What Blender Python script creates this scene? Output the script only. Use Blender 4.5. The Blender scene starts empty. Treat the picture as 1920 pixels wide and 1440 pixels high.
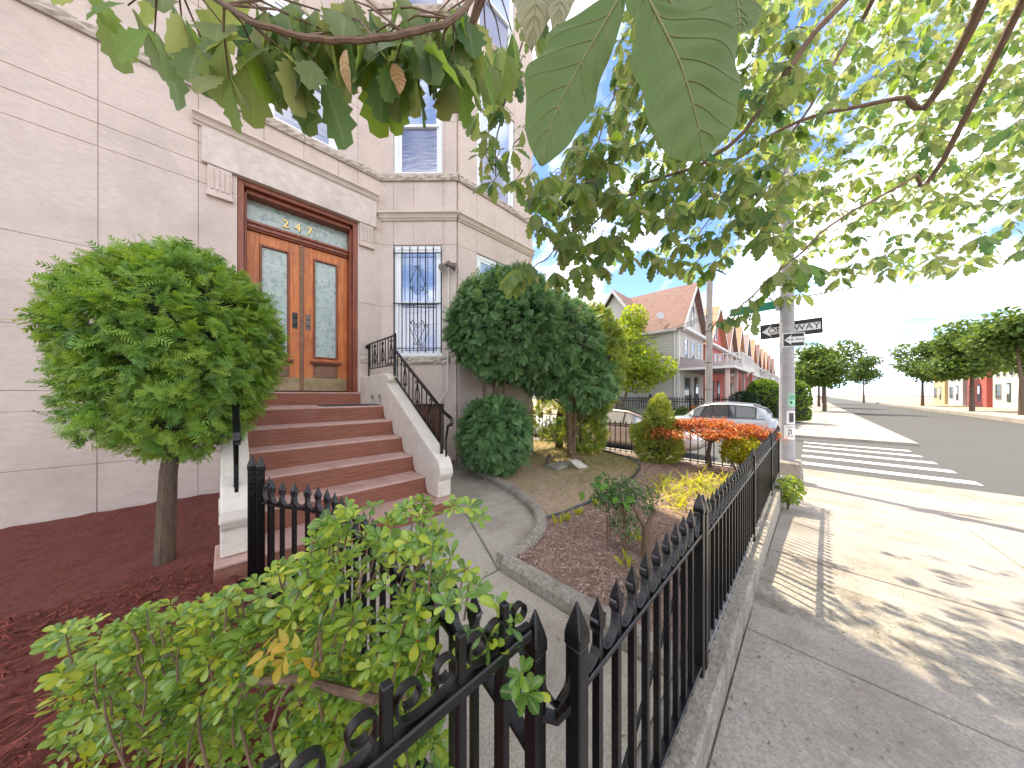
import bpy, bmesh, math, random
import numpy as np
from mathutils import Vector, Matrix

random.seed(7); RNG = np.random.default_rng(7)
SC = bpy.context.scene
COL = SC.collection
# ------------------------------------------------------------------ camera
FPX, HORIZON, CAMZ, YAW = 548.0, 740.0, 1.30, math.radians(45.6)
cam_data = bpy.data.cameras.new('camera'); cam = bpy.data.objects.new('camera', cam_data)
COL.objects.link(cam); SC.camera = cam
cam.location = (0, 0, CAMZ); cam.rotation_euler = (math.pi/2, 0, YAW - math.pi/2)
cam_data.sensor_width = 36.0; cam_data.sensor_fit = 'HORIZONTAL'; cam_data.lens = FPX/1920*36
cam_data.shift_y = (HORIZON-720)/1920; cam_data.clip_start = 0.02; cam_data.clip_end = 3000
# ------------------------------------------------------------------ sky, sun, exposure
SUN_AZ, SUN_EL = math.atan2(.45, .89), math.radians(60)     # azimuth measured from +Y towards +X
world = bpy.data.worlds.new('World'); SC.world = world; world.use_nodes = True
wn = world.node_tree; wn.nodes.clear()
def wnode(t, **kw):
    n = wn.nodes.new(t)
    for k, v in kw.items(): setattr(n, k, v)
    return n
sky = wnode('ShaderNodeTexSky', sky_type='NISHITA', sun_disc=False, sun_elevation=SUN_EL, sun_rotation=SUN_AZ)
sky.air_density = 0.42; sky.dust_density = 0.0; sky.ozone_density = 2.5; sky.altitude = 20
tc = wnode('ShaderNodeTexCoord'); sep = wnode('ShaderNodeSeparateXYZ'); wn.links.new(tc.outputs['Generated'], sep.inputs[0])
zc = wnode('ShaderNodeMath', operation='MAXIMUM'); wn.links.new(sep.outputs[2], zc.inputs[0]); zc.inputs[1].default_value = 0.0
za = wnode('ShaderNodeMath', operation='ADD'); wn.links.new(zc.outputs[0], za.inputs[0]); za.inputs[1].default_value = 0.22
dv = wnode('ShaderNodeVectorMath', operation='DIVIDE'); wn.links.new(tc.outputs['Generated'], dv.inputs[0])
cb = wnode('ShaderNodeCombineXYZ')
for i in range(3): wn.links.new(za.outputs[0], cb.inputs[i])
wn.links.new(cb.outputs[0], dv.inputs[1])
cn = wnode('ShaderNodeTexNoise'); cn.inputs['Scale'].default_value = 1.5; cn.inputs['Detail'].default_value = 7; cn.inputs['Roughness'].default_value = .6
cn.inputs['Distortion'].default_value = .35
cof = wnode('ShaderNodeVectorMath', operation='ADD'); wn.links.new(dv.outputs[0], cof.inputs[0]); cof.inputs[1].default_value = (2.21, 30.73, 2.25)   # cloud field shifted: blue gap ahead, bright unseen clouds added as fill light
wn.links.new(cof.outputs[0], cn.inputs['Vector'])
cr = wnode('ShaderNodeValToRGB'); wn.links.new(cn.outputs[0], cr.inputs[0])
cr.color_ramp.elements[0].position = .40; cr.color_ramp.elements[0].color = (0, 0, 0, 1)
cr.color_ramp.elements[1].position = .56; cr.color_ramp.elements[1].color = (.85, .85, .85, 1)
mixc = wnode('ShaderNodeMix', data_type='RGBA'); wn.links.new(cr.outputs[0], mixc.inputs[0])
wn.links.new(sky.outputs[0], mixc.inputs[6]); mixc.inputs[7].default_value = (6.6, 6.3, 6.0, 1)
bg = wnode('ShaderNodeBackground'); bg.inputs[1].default_value = .15; wn.links.new(mixc.outputs[2], bg.inputs[0])
wo = wnode('ShaderNodeOutputWorld'); wn.links.new(bg.outputs[0], wo.inputs[0])
sun_d = bpy.data.lights.new('sun', 'SUN'); sun = bpy.data.objects.new('sun', sun_d); COL.objects.link(sun)
sun_d.energy = 2.7; sun_d.angle = math.radians(.6); sun_d.color = (1, .87, .64)
sdir = Vector((math.sin(SUN_AZ)*math.cos(SUN_EL), math.cos(SUN_AZ)*math.cos(SUN_EL), math.sin(SUN_EL)))
sun.rotation_euler = sdir.to_track_quat('Z', 'Y').to_euler(); sun.location = (20, 30, 60)
vs = SC.view_settings; vs.view_transform = 'Standard'; vs.look = 'None'; vs.exposure = 1.93; vs.gamma = 1.0; vs.use_curve_mapping = False


# ------------------------------------------------------------------ helpers
CA, SA = math.cos(YAW), math.sin(YAW)
def pix(px, py, d):
    """world point seen at photo pixel (px,py) at depth d metres"""
    t = (px-960)/FPX
    return Vector((d*(CA+t*SA), d*(SA-t*CA), CAMZ+(HORIZON-py)/FPX*d))
def G(px, py, z=0.0):
    return pix(px, py, (CAMZ-z)*FPX/(py-HORIZON))
def tag(o, label=None, cat=None, group=None, kind=None):
    if label: o['label'] = label
    if cat: o['category'] = cat
    if group: o['group'] = group
    if kind: o['kind'] = kind
    return o
def thing(name, label, cat, loc=(0,0,0), group=None):
    o = bpy.data.objects.new(name, None); COL.objects.link(o); o.location = loc; o.empty_display_size = .1
    return tag(o, label, cat, group)
def wloc(o):
    v = Vector((0,0,0))
    while o is not None:
        v = v+o.location; o = o.parent
    return v
def link(name, me, mat, parent=None):
    o = bpy.data.objects.new(name, me)
    if mat is not None and len(me.materials) == 0: me.materials.append(MAT[mat] if isinstance(mat, str) else mat)
    COL.objects.link(o)
    if parent is not None: o.parent = parent
    return o
def inst(name, me, parent, loc, rot=None):
    """one more object on shared mesh data; loc in world coordinates"""
    o = bpy.data.objects.new(name, me); COL.objects.link(o)
    if parent is not None: o.parent = parent; loc = Vector(loc)-wloc(parent)
    if rot is None: o.location = loc
    else: o.matrix_local = Matrix.Translation(Vector(loc)) @ rot.to_4x4()
    return o
def copy_tree(o, parent=None):
    c = o.copy(); COL.objects.link(c); c.parent = parent
    for ch in [x for x in bpy.data.objects if x.parent == o and x != c]: copy_tree(ch, c)
    return c
class Plane:
    """a vertical plane: u runs along it, z up, n outwards"""
    def __init__(s, o, u, n): s.o, s.u, s.n = Vector(o), Vector(u).normalized(), Vector(n).normalized()
    def pt(s, u, z, n=0.0): return s.o+s.u*u+s.n*n+Vector((0, 0, z))
class MB:
    def __init__(s): s.v, s.f = [], []
    def poly(s, pts):
        b = len(s.v); s.v += [Vector(p) for p in pts]; s.f.append(list(range(b, b+len(pts)))); return s
    def hexa(s, p):                        # 8 points: bottom 0-3, top 4-7
        b = len(s.v); s.v += [Vector(q) for q in p]
        s.f += [[b+i for i in q] for q in ((0,3,2,1),(4,5,6,7),(0,1,5,4),(1,2,6,5),(2,3,7,6),(3,0,4,7))]; return s
    def box(s, x0, x1, y0, y1, z0, z1):
        return s.hexa([(x0,y0,z0),(x1,y0,z0),(x1,y1,z0),(x0,y1,z0),(x0,y0,z1),(x1,y0,z1),(x1,y1,z1),(x0,y1,z1)])
    def pbox(s, P, u0, u1, z0, z1, n0, n1):
        return s.hexa([P.pt(u0,z0,n1),P.pt(u1,z0,n1),P.pt(u1,z0,n0),P.pt(u0,z0,n0),P.pt(u0,z1,n1),P.pt(u1,z1,n1),P.pt(u1,z1,n0),P.pt(u0,z1,n0)])
    def block(s, P, u0, u1, z0, z1, n0, n1, c=.004):   # chamfered front
        g = .0015; u0 += g; u1 -= g; z0 += g; z1 -= g
        b = len(s.v)
        for (a, n) in ((0, n0), (0, n1-c), (c, n1)):
            s.v += [P.pt(u0+a,z0+a,n),P.pt(u1-a,z0+a,n),P.pt(u1-a,z1-a,n),P.pt(u0+a,z1-a,n)]
        s.f.append([b+8,b+9,b+10,b+11])
        for k in (0, 4):
            for i in range(4): s.f.append([b+k+i, b+k+(i+1)%4, b+k+4+(i+1)%4, b+k+4+i])
        return s
    def tube(s, pts, r, n=6, cap=True):
        pts = [Vector(p) for p in pts]; m = len(pts)
        rs = r if hasattr(r, '__len__') else [r]*m
        b = len(s.v); prev = None
        for i, p in enumerate(pts):
            t = (pts[min(i+1,m-1)]-pts[max(i-1,0)]).normalized()
            if prev is None:
                a = Vector((0,0,1)) if abs(t.z) < .9 else Vector((1,0,0))
                x = t.cross(a).normalized()
            else: x = (prev-t*prev.dot(t)).normalized()
            prev = x; y = t.cross(x)
            for k in range(n):
                a = 2*math.pi*k/n; s.v.append(p+(x*math.cos(a)+y*math.sin(a))*rs[i])
        for i in range(m-1):
            for k in range(n): s.f.append([b+i*n+k, b+i*n+(k+1)%n, b+(i+1)*n+(k+1)%n, b+(i+1)*n+k])
        if cap:
            s.f.append([b+k for k in range(n)][::-1]); s.f.append([b+(m-1)*n+k for k in range(n)])
        return s
    def strip(s, pts, side, w, h):
        """rectangular bar swept along pts; `side` is the constant width direction (w), h the other"""
        pts = [Vector(p) for p in pts]; side = Vector(side).normalized(); m = len(pts); b = len(s.v)
        for i, p in enumerate(pts):
            t = (pts[min(i+1,m-1)]-pts[max(i-1,0)]).normalized(); up = t.cross(side).normalized()
            for (a, c) in ((-1,-1),(1,-1),(1,1),(-1,1)): s.v.append(p+side*(a*w/2)+up*(c*h/2))
        for i in range(m-1):
            for k in range(4): s.f.append([b+i*4+k, b+i*4+(k+1)%4, b+(i+1)*4+(k+1)%4, b+(i+1)*4+k])
        s.f.append([b,b+1,b+2,b+3]); e = b+(m-1)*4; s.f.append([e,e+1,e+2,e+3]); return s
    def prism(s, poly, axis, a0, a1):
        """2-D polygon extruded along axis 'x' (poly = y,z), 'y' (x,z) or 'z' (x,y)"""
        def mk(p, a): return {'x': (a,p[0],p[1]), 'y': (p[0],a,p[1]), 'z': (p[0],p[1],a)}[axis]
        n = len(poly); b = len(s.v); s.v += [Vector(mk(p,a0)) for p in poly]+[Vector(mk(p,a1)) for p in poly]
        s.f.append(list(range(b,b+n))[::-1]); s.f.append(list(range(b+n,b+2*n)))
        for i in range(n): s.f.append([b+i, b+(i+1)%n, b+n+(i+1)%n, b+n+i])
        return s
    def lathe(s, c, prof, n=16, axis=(0,0,1)):
        c = Vector(c); ax = Vector(axis).normalized(); x = ax.orthogonal().normalized(); y = ax.cross(x); b = len(s.v)
        for (r, h) in prof:
            for k in range(n):
                a = 2*math.pi*k/n; s.v.append(c+ax*h+(x*math.cos(a)+y*math.sin(a))*r)
        for i in range(len(prof)-1):
            for k in range(n): s.f.append([b+i*n+k, b+i*n+(k+1)%n, b+(i+1)*n+(k+1)%n, b+(i+1)*n+k])
        s.f.append([b+k for k in range(n)][::-1]); e = b+(len(prof)-1)*n; s.f.append([e+k for k in range(n)]); return s
    def mesh(s, name, org=(0,0,0), smooth=False, bevel=0, seg=1, weld=False):
        o = Vector(org); me = bpy.data.meshes.new(name)
        me.from_pydata([tuple(v-o) for v in s.v], [], s.f)
        bm = bmesh.new(); bm.from_mesh(me)
        if weld: bmesh.ops.remove_doubles(bm, verts=bm.verts, dist=1e-4)
        bmesh.ops.recalc_face_normals(bm, faces=bm.faces)
        if bevel:
            ed = [e for e in bm.edges if len(e.link_faces) == 2 and e.calc_face_angle(0) > .5]
            bmesh.ops.bevel(bm, geom=ed, offset=bevel, segments=seg, affect='EDGES', profile=.5, clamp_overlap=True)
        if smooth:
            for f in bm.faces: f.smooth = True
        bm.to_mesh(me); bm.free()
        if smooth and smooth != 'all': me.set_sharp_from_angle(angle=math.radians(40))
        return me
    def build(s, name, mat, parent=None, **kw):
        org = wloc(parent) if parent is not None else (0,0,0)
        return link(name, s.mesh(name, org, **kw), mat, parent)
def np_mesh(name, verts, faces, rnd=None, rib=None):
    """verts (n,3), faces (m,k) all the same size; rnd one value per face"""
    me = bpy.data.meshes.new(name); verts = np.asarray(verts, np.float32); faces = np.asarray(faces, np.int32)
    m, k = faces.shape
    me.vertices.add(len(verts)); me.vertices.foreach_set('co', verts.ravel())
    me.loops.add(m*k); me.loops.foreach_set('vertex_index', faces.ravel())
    me.polygons.add(m); me.polygons.foreach_set('loop_start', np.arange(0, m*k, k, dtype=np.int32))
    me.polygons.foreach_set('loop_total', np.full(m, k, np.int32))
    if rnd is not None:
        at = me.attributes.new('rnd', 'FLOAT', 'FACE'); at.data.foreach_set('value', np.asarray(rnd, np.float32))
    if rib is not None:
        at = me.attributes.new('rib', 'FLOAT', 'POINT'); at.data.foreach_set('value', np.asarray(rib, np.float32))
    me.update(calc_edges=True); return me
def scatter(base_v, base_f, mats, locs, rnd=None):
    """joins k transformed copies of a small mesh: mats (k,3,3), locs (k,3)"""
    bv = np.asarray(base_v, float); bf = np.asarray(base_f, int); k = len(locs)
    v = np.einsum('kij,nj->kni', mats, bv)+np.asarray(locs)[:, None, :]
    f = bf[None]+(np.arange(k)*len(bv))[:, None, None]
    r = np.repeat(RNG.random(k) if rnd is None else rnd, len(bf))
    return v.reshape(-1, 3), f.reshape(-1, bf.shape[1]), r
def frames(axis, up, scale=1.0, jitter=0.0):
    """rotation matrices whose x is `axis`, z near `up`; arrays (k,3)"""
    a = np.asarray(axis, float); a = a/np.linalg.norm(a, axis=1, keepdims=True)
    u = np.asarray(up, float)+RNG.normal(size=a.shape)*jitter
    y = np.cross(u, a); y /= np.maximum(np.linalg.norm(y, axis=1, keepdims=True), 1e-6); z = np.cross(a, y)
    M = np.stack([a, y, z], axis=2)
    return M*(np.asarray(scale).reshape(-1, 1, 1) if np.ndim(scale) else scale)
def arc(c, r, a0, a1, n, ex, ez):
    c, ex, ez = Vector(c), Vector(ex), Vector(ez)
    return [c+ex*(r*math.cos(a0+(a1-a0)*i/n))+ez*(r*math.sin(a0+(a1-a0)*i/n)) for i in range(n+1)]
def spiral(c, r0, r1, a0, a1, n, ex, ez):
    c, ex, ez = Vector(c), Vector(ex), Vector(ez); out = []
    for i in range(n+1):
        t = i/n; r = r0+(r1-r0)*t; a = a0+(a1-a0)*t
        out.append(c+ex*(r*math.cos(a))+ez*(r*math.sin(a)))
    return out
def text_mesh(txt, size, depth=.002):
    cu = bpy.data.curves.new('t', 'FONT'); cu.body = txt; cu.size = size; cu.extrude = depth; cu.align_x = 'CENTER'; cu.align_y = 'CENTER'
    cu.resolution_u = 4
    ob = bpy.data.objects.new('t', cu); COL.objects.link(ob); dg = bpy.context.evaluated_depsgraph_get(); dg.update()
    me = bpy.data.meshes.new_from_object(ob.evaluated_get(dg)); bpy.data.objects.remove(ob); bpy.data.curves.remove(cu)
    return me
def place_text(txt, size, mat, parent, pos, right, up, depth=.002, bold=0, name='lettering'):
    me = text_mesh(txt, size, depth); r = Vector(right).normalized(); u = Vector(up).normalized(); n = r.cross(u)
    m = Matrix((r, u, n)).transposed().to_4x4(); p = Vector(pos)-wloc(parent)
    me.transform(Matrix.Translation(p) @ m); me.materials.clear(); me.materials.append(MAT[mat])
    return link(name, me, None, parent)

# ------------------------------------------------------------------ materials
MAT = {}
def mat(name, c1, c2=None, rough=.6, scale=8.0, bump=0.0, bscale=None, metal=0.0, spec=.5, c3=None, detail=6, stretch=None, tr=0.0, coat=0.0, s3=1.0, p3=(.5,.62)):
    m = bpy.data.materials.new(name); m.use_nodes = True; nt = m.node_tree; N = nt.nodes; L = nt.links
    b = N['Principled BSDF']; b.inputs['Roughness'].default_value = rough; b.inputs['Metallic'].default_value = metal
    b.inputs['Specular IOR Level'].default_value = spec; b.inputs['Coat Weight'].default_value = coat; b.inputs['Coat Roughness'].default_value = .08
    co = N.new('ShaderNodeTexCoord'); vec = co.outputs['Object']
    if stretch:
        mp = N.new('ShaderNodeMapping'); mp.inputs['Scale'].default_value = stretch; L.new(vec, mp.inputs[0]); vec = mp.outputs[0]
    if c2 is None: b.inputs['Base Color'].default_value = (*c1, 1)
    else:
        no = N.new('ShaderNodeTexNoise'); no.inputs['Scale'].default_value = scale; no.inputs['Detail'].default_value = detail; no.inputs['Roughness'].default_value = .65
        L.new(vec, no.inputs['Vector']); rp = N.new('ShaderNodeValToRGB'); L.new(no.outputs[0], rp.inputs[0])
        e = rp.color_ramp.elements; e[0].position = .32; e[0].color = (*c1, 1); e[1].position = .68; e[1].color = (*c2, 1)
        out = rp.outputs[0]
        if c3 is not None:
            n3 = N.new('ShaderNodeTexNoise'); n3.inputs['Scale'].default_value = s3; n3.inputs['Detail'].default_value = 8; n3.inputs['Roughness'].default_value = .7
            L.new(co.outputs['Object'], n3.inputs['Vector']); r3 = N.new('ShaderNodeValToRGB'); L.new(n3.outputs[0], r3.inputs[0])
            r3.color_ramp.elements[0].position = p3[0]; r3.color_ramp.elements[1].position = p3[1]
            mx = N.new('ShaderNodeMix'); mx.data_type = 'RGBA'; L.new(r3.outputs[0], mx.inputs[0]); L.new(out, mx.inputs[6]); mx.inputs[7].default_value = (*c3, 1); out = mx.outputs[2]
        L.new(out, b.inputs['Base Color'])
    if bump:
        bn = N.new('ShaderNodeTexNoise'); bn.inputs['Scale'].default_value = bscale or scale*4; bn.inputs['Detail'].default_value = 8; bn.inputs['Roughness'].default_value = .65
        L.new(vec, bn.inputs['Vector']); bp = N.new('ShaderNodeBump'); bp.inputs['Strength'].default_value = bump; bp.inputs['Distance'].default_value = .02
        L.new(bn.outputs[0], bp.inputs['Height']); L.new(bp.outputs[0], b.inputs['Normal'])
    MAT[name] = m; return m
def leafmat(name, cols, rough=.5, trans=.35, spec=.3, tcol=None):
    """leaf colour picked per leaf from `cols` by the rnd attribute or the object's random number"""
    m = bpy.data.materials.new(name); m.use_nodes = True; nt = m.node_tree; N = nt.nodes; L = nt.links
    b = N['Principled BSDF']; b.inputs['Roughness'].default_value = rough; b.inputs['Specular IOR Level'].default_value = spec
    at = N.new('ShaderNodeAttribute'); at.attribute_name = 'rnd'; oi = N.new('ShaderNodeObjectInfo')
    ad = N.new('ShaderNodeMath'); ad.operation = 'ADD'; L.new(at.outputs['Fac'], ad.inputs[0]); L.new(oi.outputs['Random'], ad.inputs[1])
    fr = N.new('ShaderNodeMath'); fr.operation = 'FRACT'; L.new(ad.outputs[0], fr.inputs[0])
    rp = N.new('ShaderNodeValToRGB'); L.new(fr.outputs[0], rp.inputs[0]); e = rp.color_ramp.elements
    while len(e) < len(cols): e.new(.5)
    for i, c in enumerate(cols): e[i].position = i/max(1, len(cols)-1); e[i].color = (*c, 1)
    rb = N.new('ShaderNodeAttribute'); rb.attribute_name = 'rib'; pw = N.new('ShaderNodeMath'); pw.operation = 'POWER'; L.new(rb.outputs['Fac'], pw.inputs[0]); pw.inputs[1].default_value = 7
    sc_ = N.new('ShaderNodeMath'); sc_.operation = 'MULTIPLY'; L.new(pw.outputs[0], sc_.inputs[0]); sc_.inputs[1].default_value = .55
    rm = N.new('ShaderNodeMix'); rm.data_type = 'RGBA'; L.new(sc_.outputs[0], rm.inputs[0]); L.new(rp.outputs[0], rm.inputs[6]); rm.inputs[7].default_value = (.42,.42,.20,1)
    L.new(rm.outputs[2], b.inputs['Base Color'])
    tl = N.new('ShaderNodeBsdfTranslucent'); hs = N.new('ShaderNodeHueSaturation'); L.new(rp.outputs[0], hs.inputs['Color'])
    hs.inputs['Value'].default_value = 2.2; hs.inputs['Hue'].default_value = .475; hs.inputs['Saturation'].default_value = 1.1
    L.new(hs.outputs[0], tl.inputs['Color']); mx = N.new('ShaderNodeMixShader'); mx.inputs[0].default_value = trans
    L.new(b.outputs[0], mx.inputs[1]); L.new(tl.outputs[0], mx.inputs[2]); L.new(mx.outputs[0], N['Material Output'].inputs[0])
    MAT[name] = m; return m
def glassmat(name, col, refl=.5, rough=.04, wav=0.0, wscale=14):
    """window glass: a body colour (some carry painted sky reflection) under a mirror-like surface"""
    m = bpy.data.materials.new(name); m.use_nodes = True; nt = m.node_tree; N = nt.nodes; L = nt.links
    b = N['Principled BSDF']; b.inputs['Base Color'].default_value = (*col, 1); b.inputs['Roughness'].default_value = .25; b.inputs['Specular IOR Level'].default_value = .1
    g = N.new('ShaderNodeBsdfGlossy'); g.inputs['Roughness'].default_value = rough; g.inputs['Color'].default_value = (.92, .95, 1, 1)
    if wav:
        co = N.new('ShaderNodeTexCoord'); no = N.new('ShaderNodeTexNoise'); no.inputs['Scale'].default_value = wscale; no.inputs['Detail'].default_value = 2
        mp = N.new('ShaderNodeMapping'); mp.inputs['Scale'].default_value = (.35, .35, 1.6); L.new(co.outputs['Object'], mp.inputs[0]); L.new(mp.outputs[0], no.inputs[0])
        bp = N.new('ShaderNodeBump'); bp.inputs['Strength'].default_value = wav; bp.inputs['Distance'].default_value = .02
        L.new(no.outputs[0], bp.inputs['Height']); L.new(bp.outputs[0], g.inputs['Normal'])
    mx = N.new('ShaderNodeMixShader'); mx.inputs[0].default_value = refl
    L.new(b.outputs[0], mx.inputs[1]); L.new(g.outputs[0], mx.inputs[2]); L.new(mx.outputs[0], N['Material Output'].inputs[0])
    MAT[name] = m; return m
mat('stone', (.515,.425,.375), (.605,.51,.455), .85, 14, .12, 60, c3=(.42,.35,.305), s3=1.2, p3=(.46,.74), stretch=(1,1,2.2))
mat('stone_carved', (.50,.43,.385), (.62,.545,.495), .85, 9, .25, 22, c3=(.46,.40,.36), s3=2)
mat('rock_stone', (.40,.34,.29), (.56,.49,.43), .9, 18, .7, 30)
mat('mortar', (.30,.26,.23), (.38,.33,.29), .9, 20)
mat('cornice', (.50,.42,.36), (.60,.52,.45), .8, 6, .1, 40)
mat('cream_paint', (.60,.54,.47), (.70,.645,.575), .75, 5, .18, 40, c3=(.47,.35,.19), s3=2.6, p3=(.56,.78))
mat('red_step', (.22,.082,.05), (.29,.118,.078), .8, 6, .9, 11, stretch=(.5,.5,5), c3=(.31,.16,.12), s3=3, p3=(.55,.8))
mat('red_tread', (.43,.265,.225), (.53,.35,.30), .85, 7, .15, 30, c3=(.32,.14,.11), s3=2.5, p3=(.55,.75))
mat('wood_door', (.33,.075,.015), (.62,.195,.03), .42, 5, .1, 30, c3=(.24,.06,.014), s3=1.6, p3=(.5,.75), stretch=(9,9,.55), coat=.08)
mat('wood_dark', (.13,.025,.012), (.27,.07,.022), .45, 4, .1, 30, stretch=(6,6,.6), coat=.08)
mat('wood_worn', (.13,.07,.045), (.24,.125,.07), .6, 6, .15, 30, stretch=(1,1,6))
mat('kick_brass', (.20,.15,.075), (.33,.26,.15), .45, 5, .08, 40, metal=.55)
mat('etched_glass', (.30,.38,.36), (.40,.48,.455), .22, 6, .2, 14, spec=.6, c3=(.20,.27,.26), s3=14, p3=(.52,.6))
mat('gold', (.62,.46,.16), None, .3, metal=.7)
mat('black_paint', (.008,.008,.009), (.015,.015,.017), .4)
mat('iron', (.0035,.0035,.004), (.008,.0075,.008), .22, 16, .22, 40, spec=.42, c3=(.020,.016,.014), s3=9, p3=(.6,.8))
mat('iron_worn', (.02,.02,.022), (.24,.24,.25), .35, 14, .4, 50, spec=.7)
mat('vinyl', (.74,.79,.82), (.80,.83,.85), .4)
glassmat('pane_up', (.22,.31,.50), .32, .03, .05, 6)  # house panes: blue sky reflection painted into the body colour, brighter in upper sashes
glassmat('pane_low', (.14,.155,.26), .20, .06, .10, 10)
glassmat('pane_far', (.04,.05,.07), .25, .06)
glassmat('car_glass_pale', (.14,.14,.11), .30, .05)
glassmat('car_glass', (.015,.02,.024), .07, .03)
mat('curtain', (.55,.55,.58), (.66,.66,.68), .8, 6)
mat('concrete', (.25,.22,.195), (.44,.40,.36), .9, 70, .45, 120, c3=(.20,.17,.145), s3=1.5, p3=(.46,.74))
mat('walk_concrete', (.29,.26,.21), (.53,.485,.415), .9, 90, .45, 140, c3=(.235,.20,.16), s3=1.8, p3=(.46,.72))
mat('kerb_concrete', (.20,.18,.15), (.42,.385,.33), .9, 40, .7, 60, c3=(.15,.125,.095), s3=3, p3=(.48,.70))
mat('asphalt', (.05,.05,.052), (.085,.083,.08), .9, 60, .3, 200)
mat('soil', (.21,.14,.11), (.33,.235,.19), .95, 12, .6, 60, c3=(.26,.19,.14), s3=3)
mat('lawn_soil', (.31,.215,.145), (.43,.315,.225), .95, 16, .5, 80, c3=(.25,.24,.10), s3=2.4, p3=(.52,.72))
mat('red_mulch', (.09,.02,.016), (.20,.05,.035), .9, 30, .6, 60)
mat('ground_far', (.10,.10,.09), (.14,.14,.12), .95, .4)
mat('bark', (.075,.052,.036), (.16,.115,.08), .95, 10, .7, 30, stretch=(3,3,.7))
mat('bark_red', (.13,.075,.045), (.24,.16,.105), .95, 10, .7, 30, stretch=(3,3,.7))
mat('twig', (.10,.06,.038), (.21,.135,.085), .85, 14, .4, 50)
mat('cut_wood', (.42,.27,.14), (.55,.38,.22), .85, 20)
mat('hose', (.02,.022,.026), (.04,.042,.05), .35)
mat('conduit', (.62,.58,.56), (.70,.66,.63), .5, 10)
mat('lamp_bronze', (.10,.085,.07), (.16,.14,.12), .35, 10, metal=.4)
mat('lamp_lens', (.75,.70,.58), None, .15)
mat('rubber_mat', (.03,.03,.032), (.05,.05,.052), .9, 40)
mat('basement_wood', (.10,.032,.018), (.18,.065,.035), .7, 5, .15, 30, stretch=(4,4,.6))
# ================================================================== the setting
def zs(x):                      # the front pavement falls away to the side street
    return -.15 if x < 3 else (-.15-.33*(x-3)/6 if x < 9 else -.48)
g = MB(); g.poly([(-1500,-1500,-1.25),(1500,-1500,-1.25),(1500,1500,-1.25),(-1500,1500,-1.25)])
tag(g.build('ground', 'ground_far'), kind='structure')
# front pavement: one bed with separate slabs
bed = MB(); 
for i in range(-8, 10):
    x0, x1 = i*1.0, (i+1)*1.0
    bed.hexa([(x0,-3,zs(x0)-.12),(x1,-3,zs(x1)-.12),(x1,.285,zs(x1)-.12),(x0,.285,zs(x0)-.12),(x0,-3,zs(x0)-.012),(x1,-3,zs(x1)-.012),(x1,.285,zs(x1)-.012),(x0,.285,zs(x0)-.012)])
pav = tag(bed.build('pavement', 'kerb_concrete'), kind='structure')
xs = [-8,-6.5,-5,-3.5,-2,-.55,.95,2.32,3.75,5.2,6.6,7.9,9.1]
for a, b in zip(xs[:-1], xs[1:]):
    for (y0, y1) in ((-1.35,.285),(-3,-1.35)):
        m = MB(); q = .006; dz = random.uniform(-.003,.003)
        m.hexa([(a+q,y0+q,zs(a)-.06),(b-q,y0+q,zs(b)-.06),(b-q,y1-q,zs(b)-.06),(a+q,y1-q,zs(a)-.06),(a+q,y0+q,zs(a)+dz),(b-q,y0+q,zs(b)+dz),(b-q,y1-q,zs(b)+dz),(a+q,y1-q,zs(a)+dz)])
        m.build('paving_slab', 'concrete', pav, bevel=.004)
# kerb wall under the front fence and along the side
kw = MB(); kw.box(-4,6.42,.285,.445,-.62,0.0); kw.box(6.20,6.42,.445,14,-.62,-.002)
tag(kw.build('fence_kerb', 'kerb_concrete', bevel=.012, seg=2), kind='structure')
# side pavement and streets
sp = MB(); sp.hexa([(6.42,-3,-1.2),(9.0,-3,-1.2),(9.0,60,-1.2),(6.42,60,-1.2),(6.42,-3,-.34),(9.0,-3,-.47),(9.0,60,-.47),(6.42,60,-.34)])
tag(sp.build('side_pavement', 'concrete'), kind='structure')
m = MB(); m.box(9.0,9.16,-3,60,-1.2,-.465); m.box(-60,9.16,-3.16,-3,-1.2,-.30); tag(m.build('street_kerb', 'kerb_concrete', bevel=.015), kind='structure')
m = MB(); m.hexa([(9.16,-11,-1.24),(20.6,-11,-1.24),(20.6,90,-1.24),(9.16,90,-1.24),(9.16,-11,-.60),(20.6,-11,-.86),(20.6,90,-.86),(9.16,90,-.60)])
tag(m.build('side_street', 'asphalt'), kind='structure')
m = MB(); m.hexa([(-60,-11,-1.22),(9.16,-11,-1.22),(9.16,-3.16,-1.22),(-60,-3.16,-1.22),(-60,-11,-.42),(9.16,-11,-.604),(9.16,-3.16,-.604),(-60,-3.16,-.42)])
m.hexa([(20.6,-11,-1.22),(400,-11,-1.22),(400,-3.16,-1.22),(20.6,-3.16,-1.22),(20.6,-11,-.864),(400,-11,-.9),(400,-3.16,-.9),(20.6,-3.16,-.864)])
tag(m.build('front_street', 'asphalt'), kind='structure')
m = MB(); m.box(20.6,400,-3.16,1.0,-1.2,-.72); m.box(20.6,23.2,1.0,90,-1.2,-.72); m.box(-60,400,-14,-11,-1.2,-.5)
tag(m.build('far_pavement', 'concrete', bevel=.02), kind='structure')
m = MB(); m.box(23.2,400,1.0,90,-1.2,-.55); m.box(-60,400,-60,-14,-1.2,-.45); tag(m.build('far_yard', 'lawn_soil'), kind='structure')
# crosswalk paint bars
for i in range(6):
    m = MB(); z0 = -.60-.26*((10+i*1.5)-9.16)/11.44+.005; x = 10.0+i*1.6
    z0 = -.60-.26*(x-9.16)/11.44+.006; z1 = -.60-.26*(x+.5-9.16)/11.44+.006
    m.poly([(x,-2.6,z0),(x+.5,-2.6,z1),(x+.5,.2,z1),(x,.2,z0)])
    tag(m.build('road_marking', mat('road_paint', (.62,.62,.60), (.5,.5,.48), .8, 20) if 'road_paint' not in MAT else 'road_paint'), kind='structure')
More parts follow.
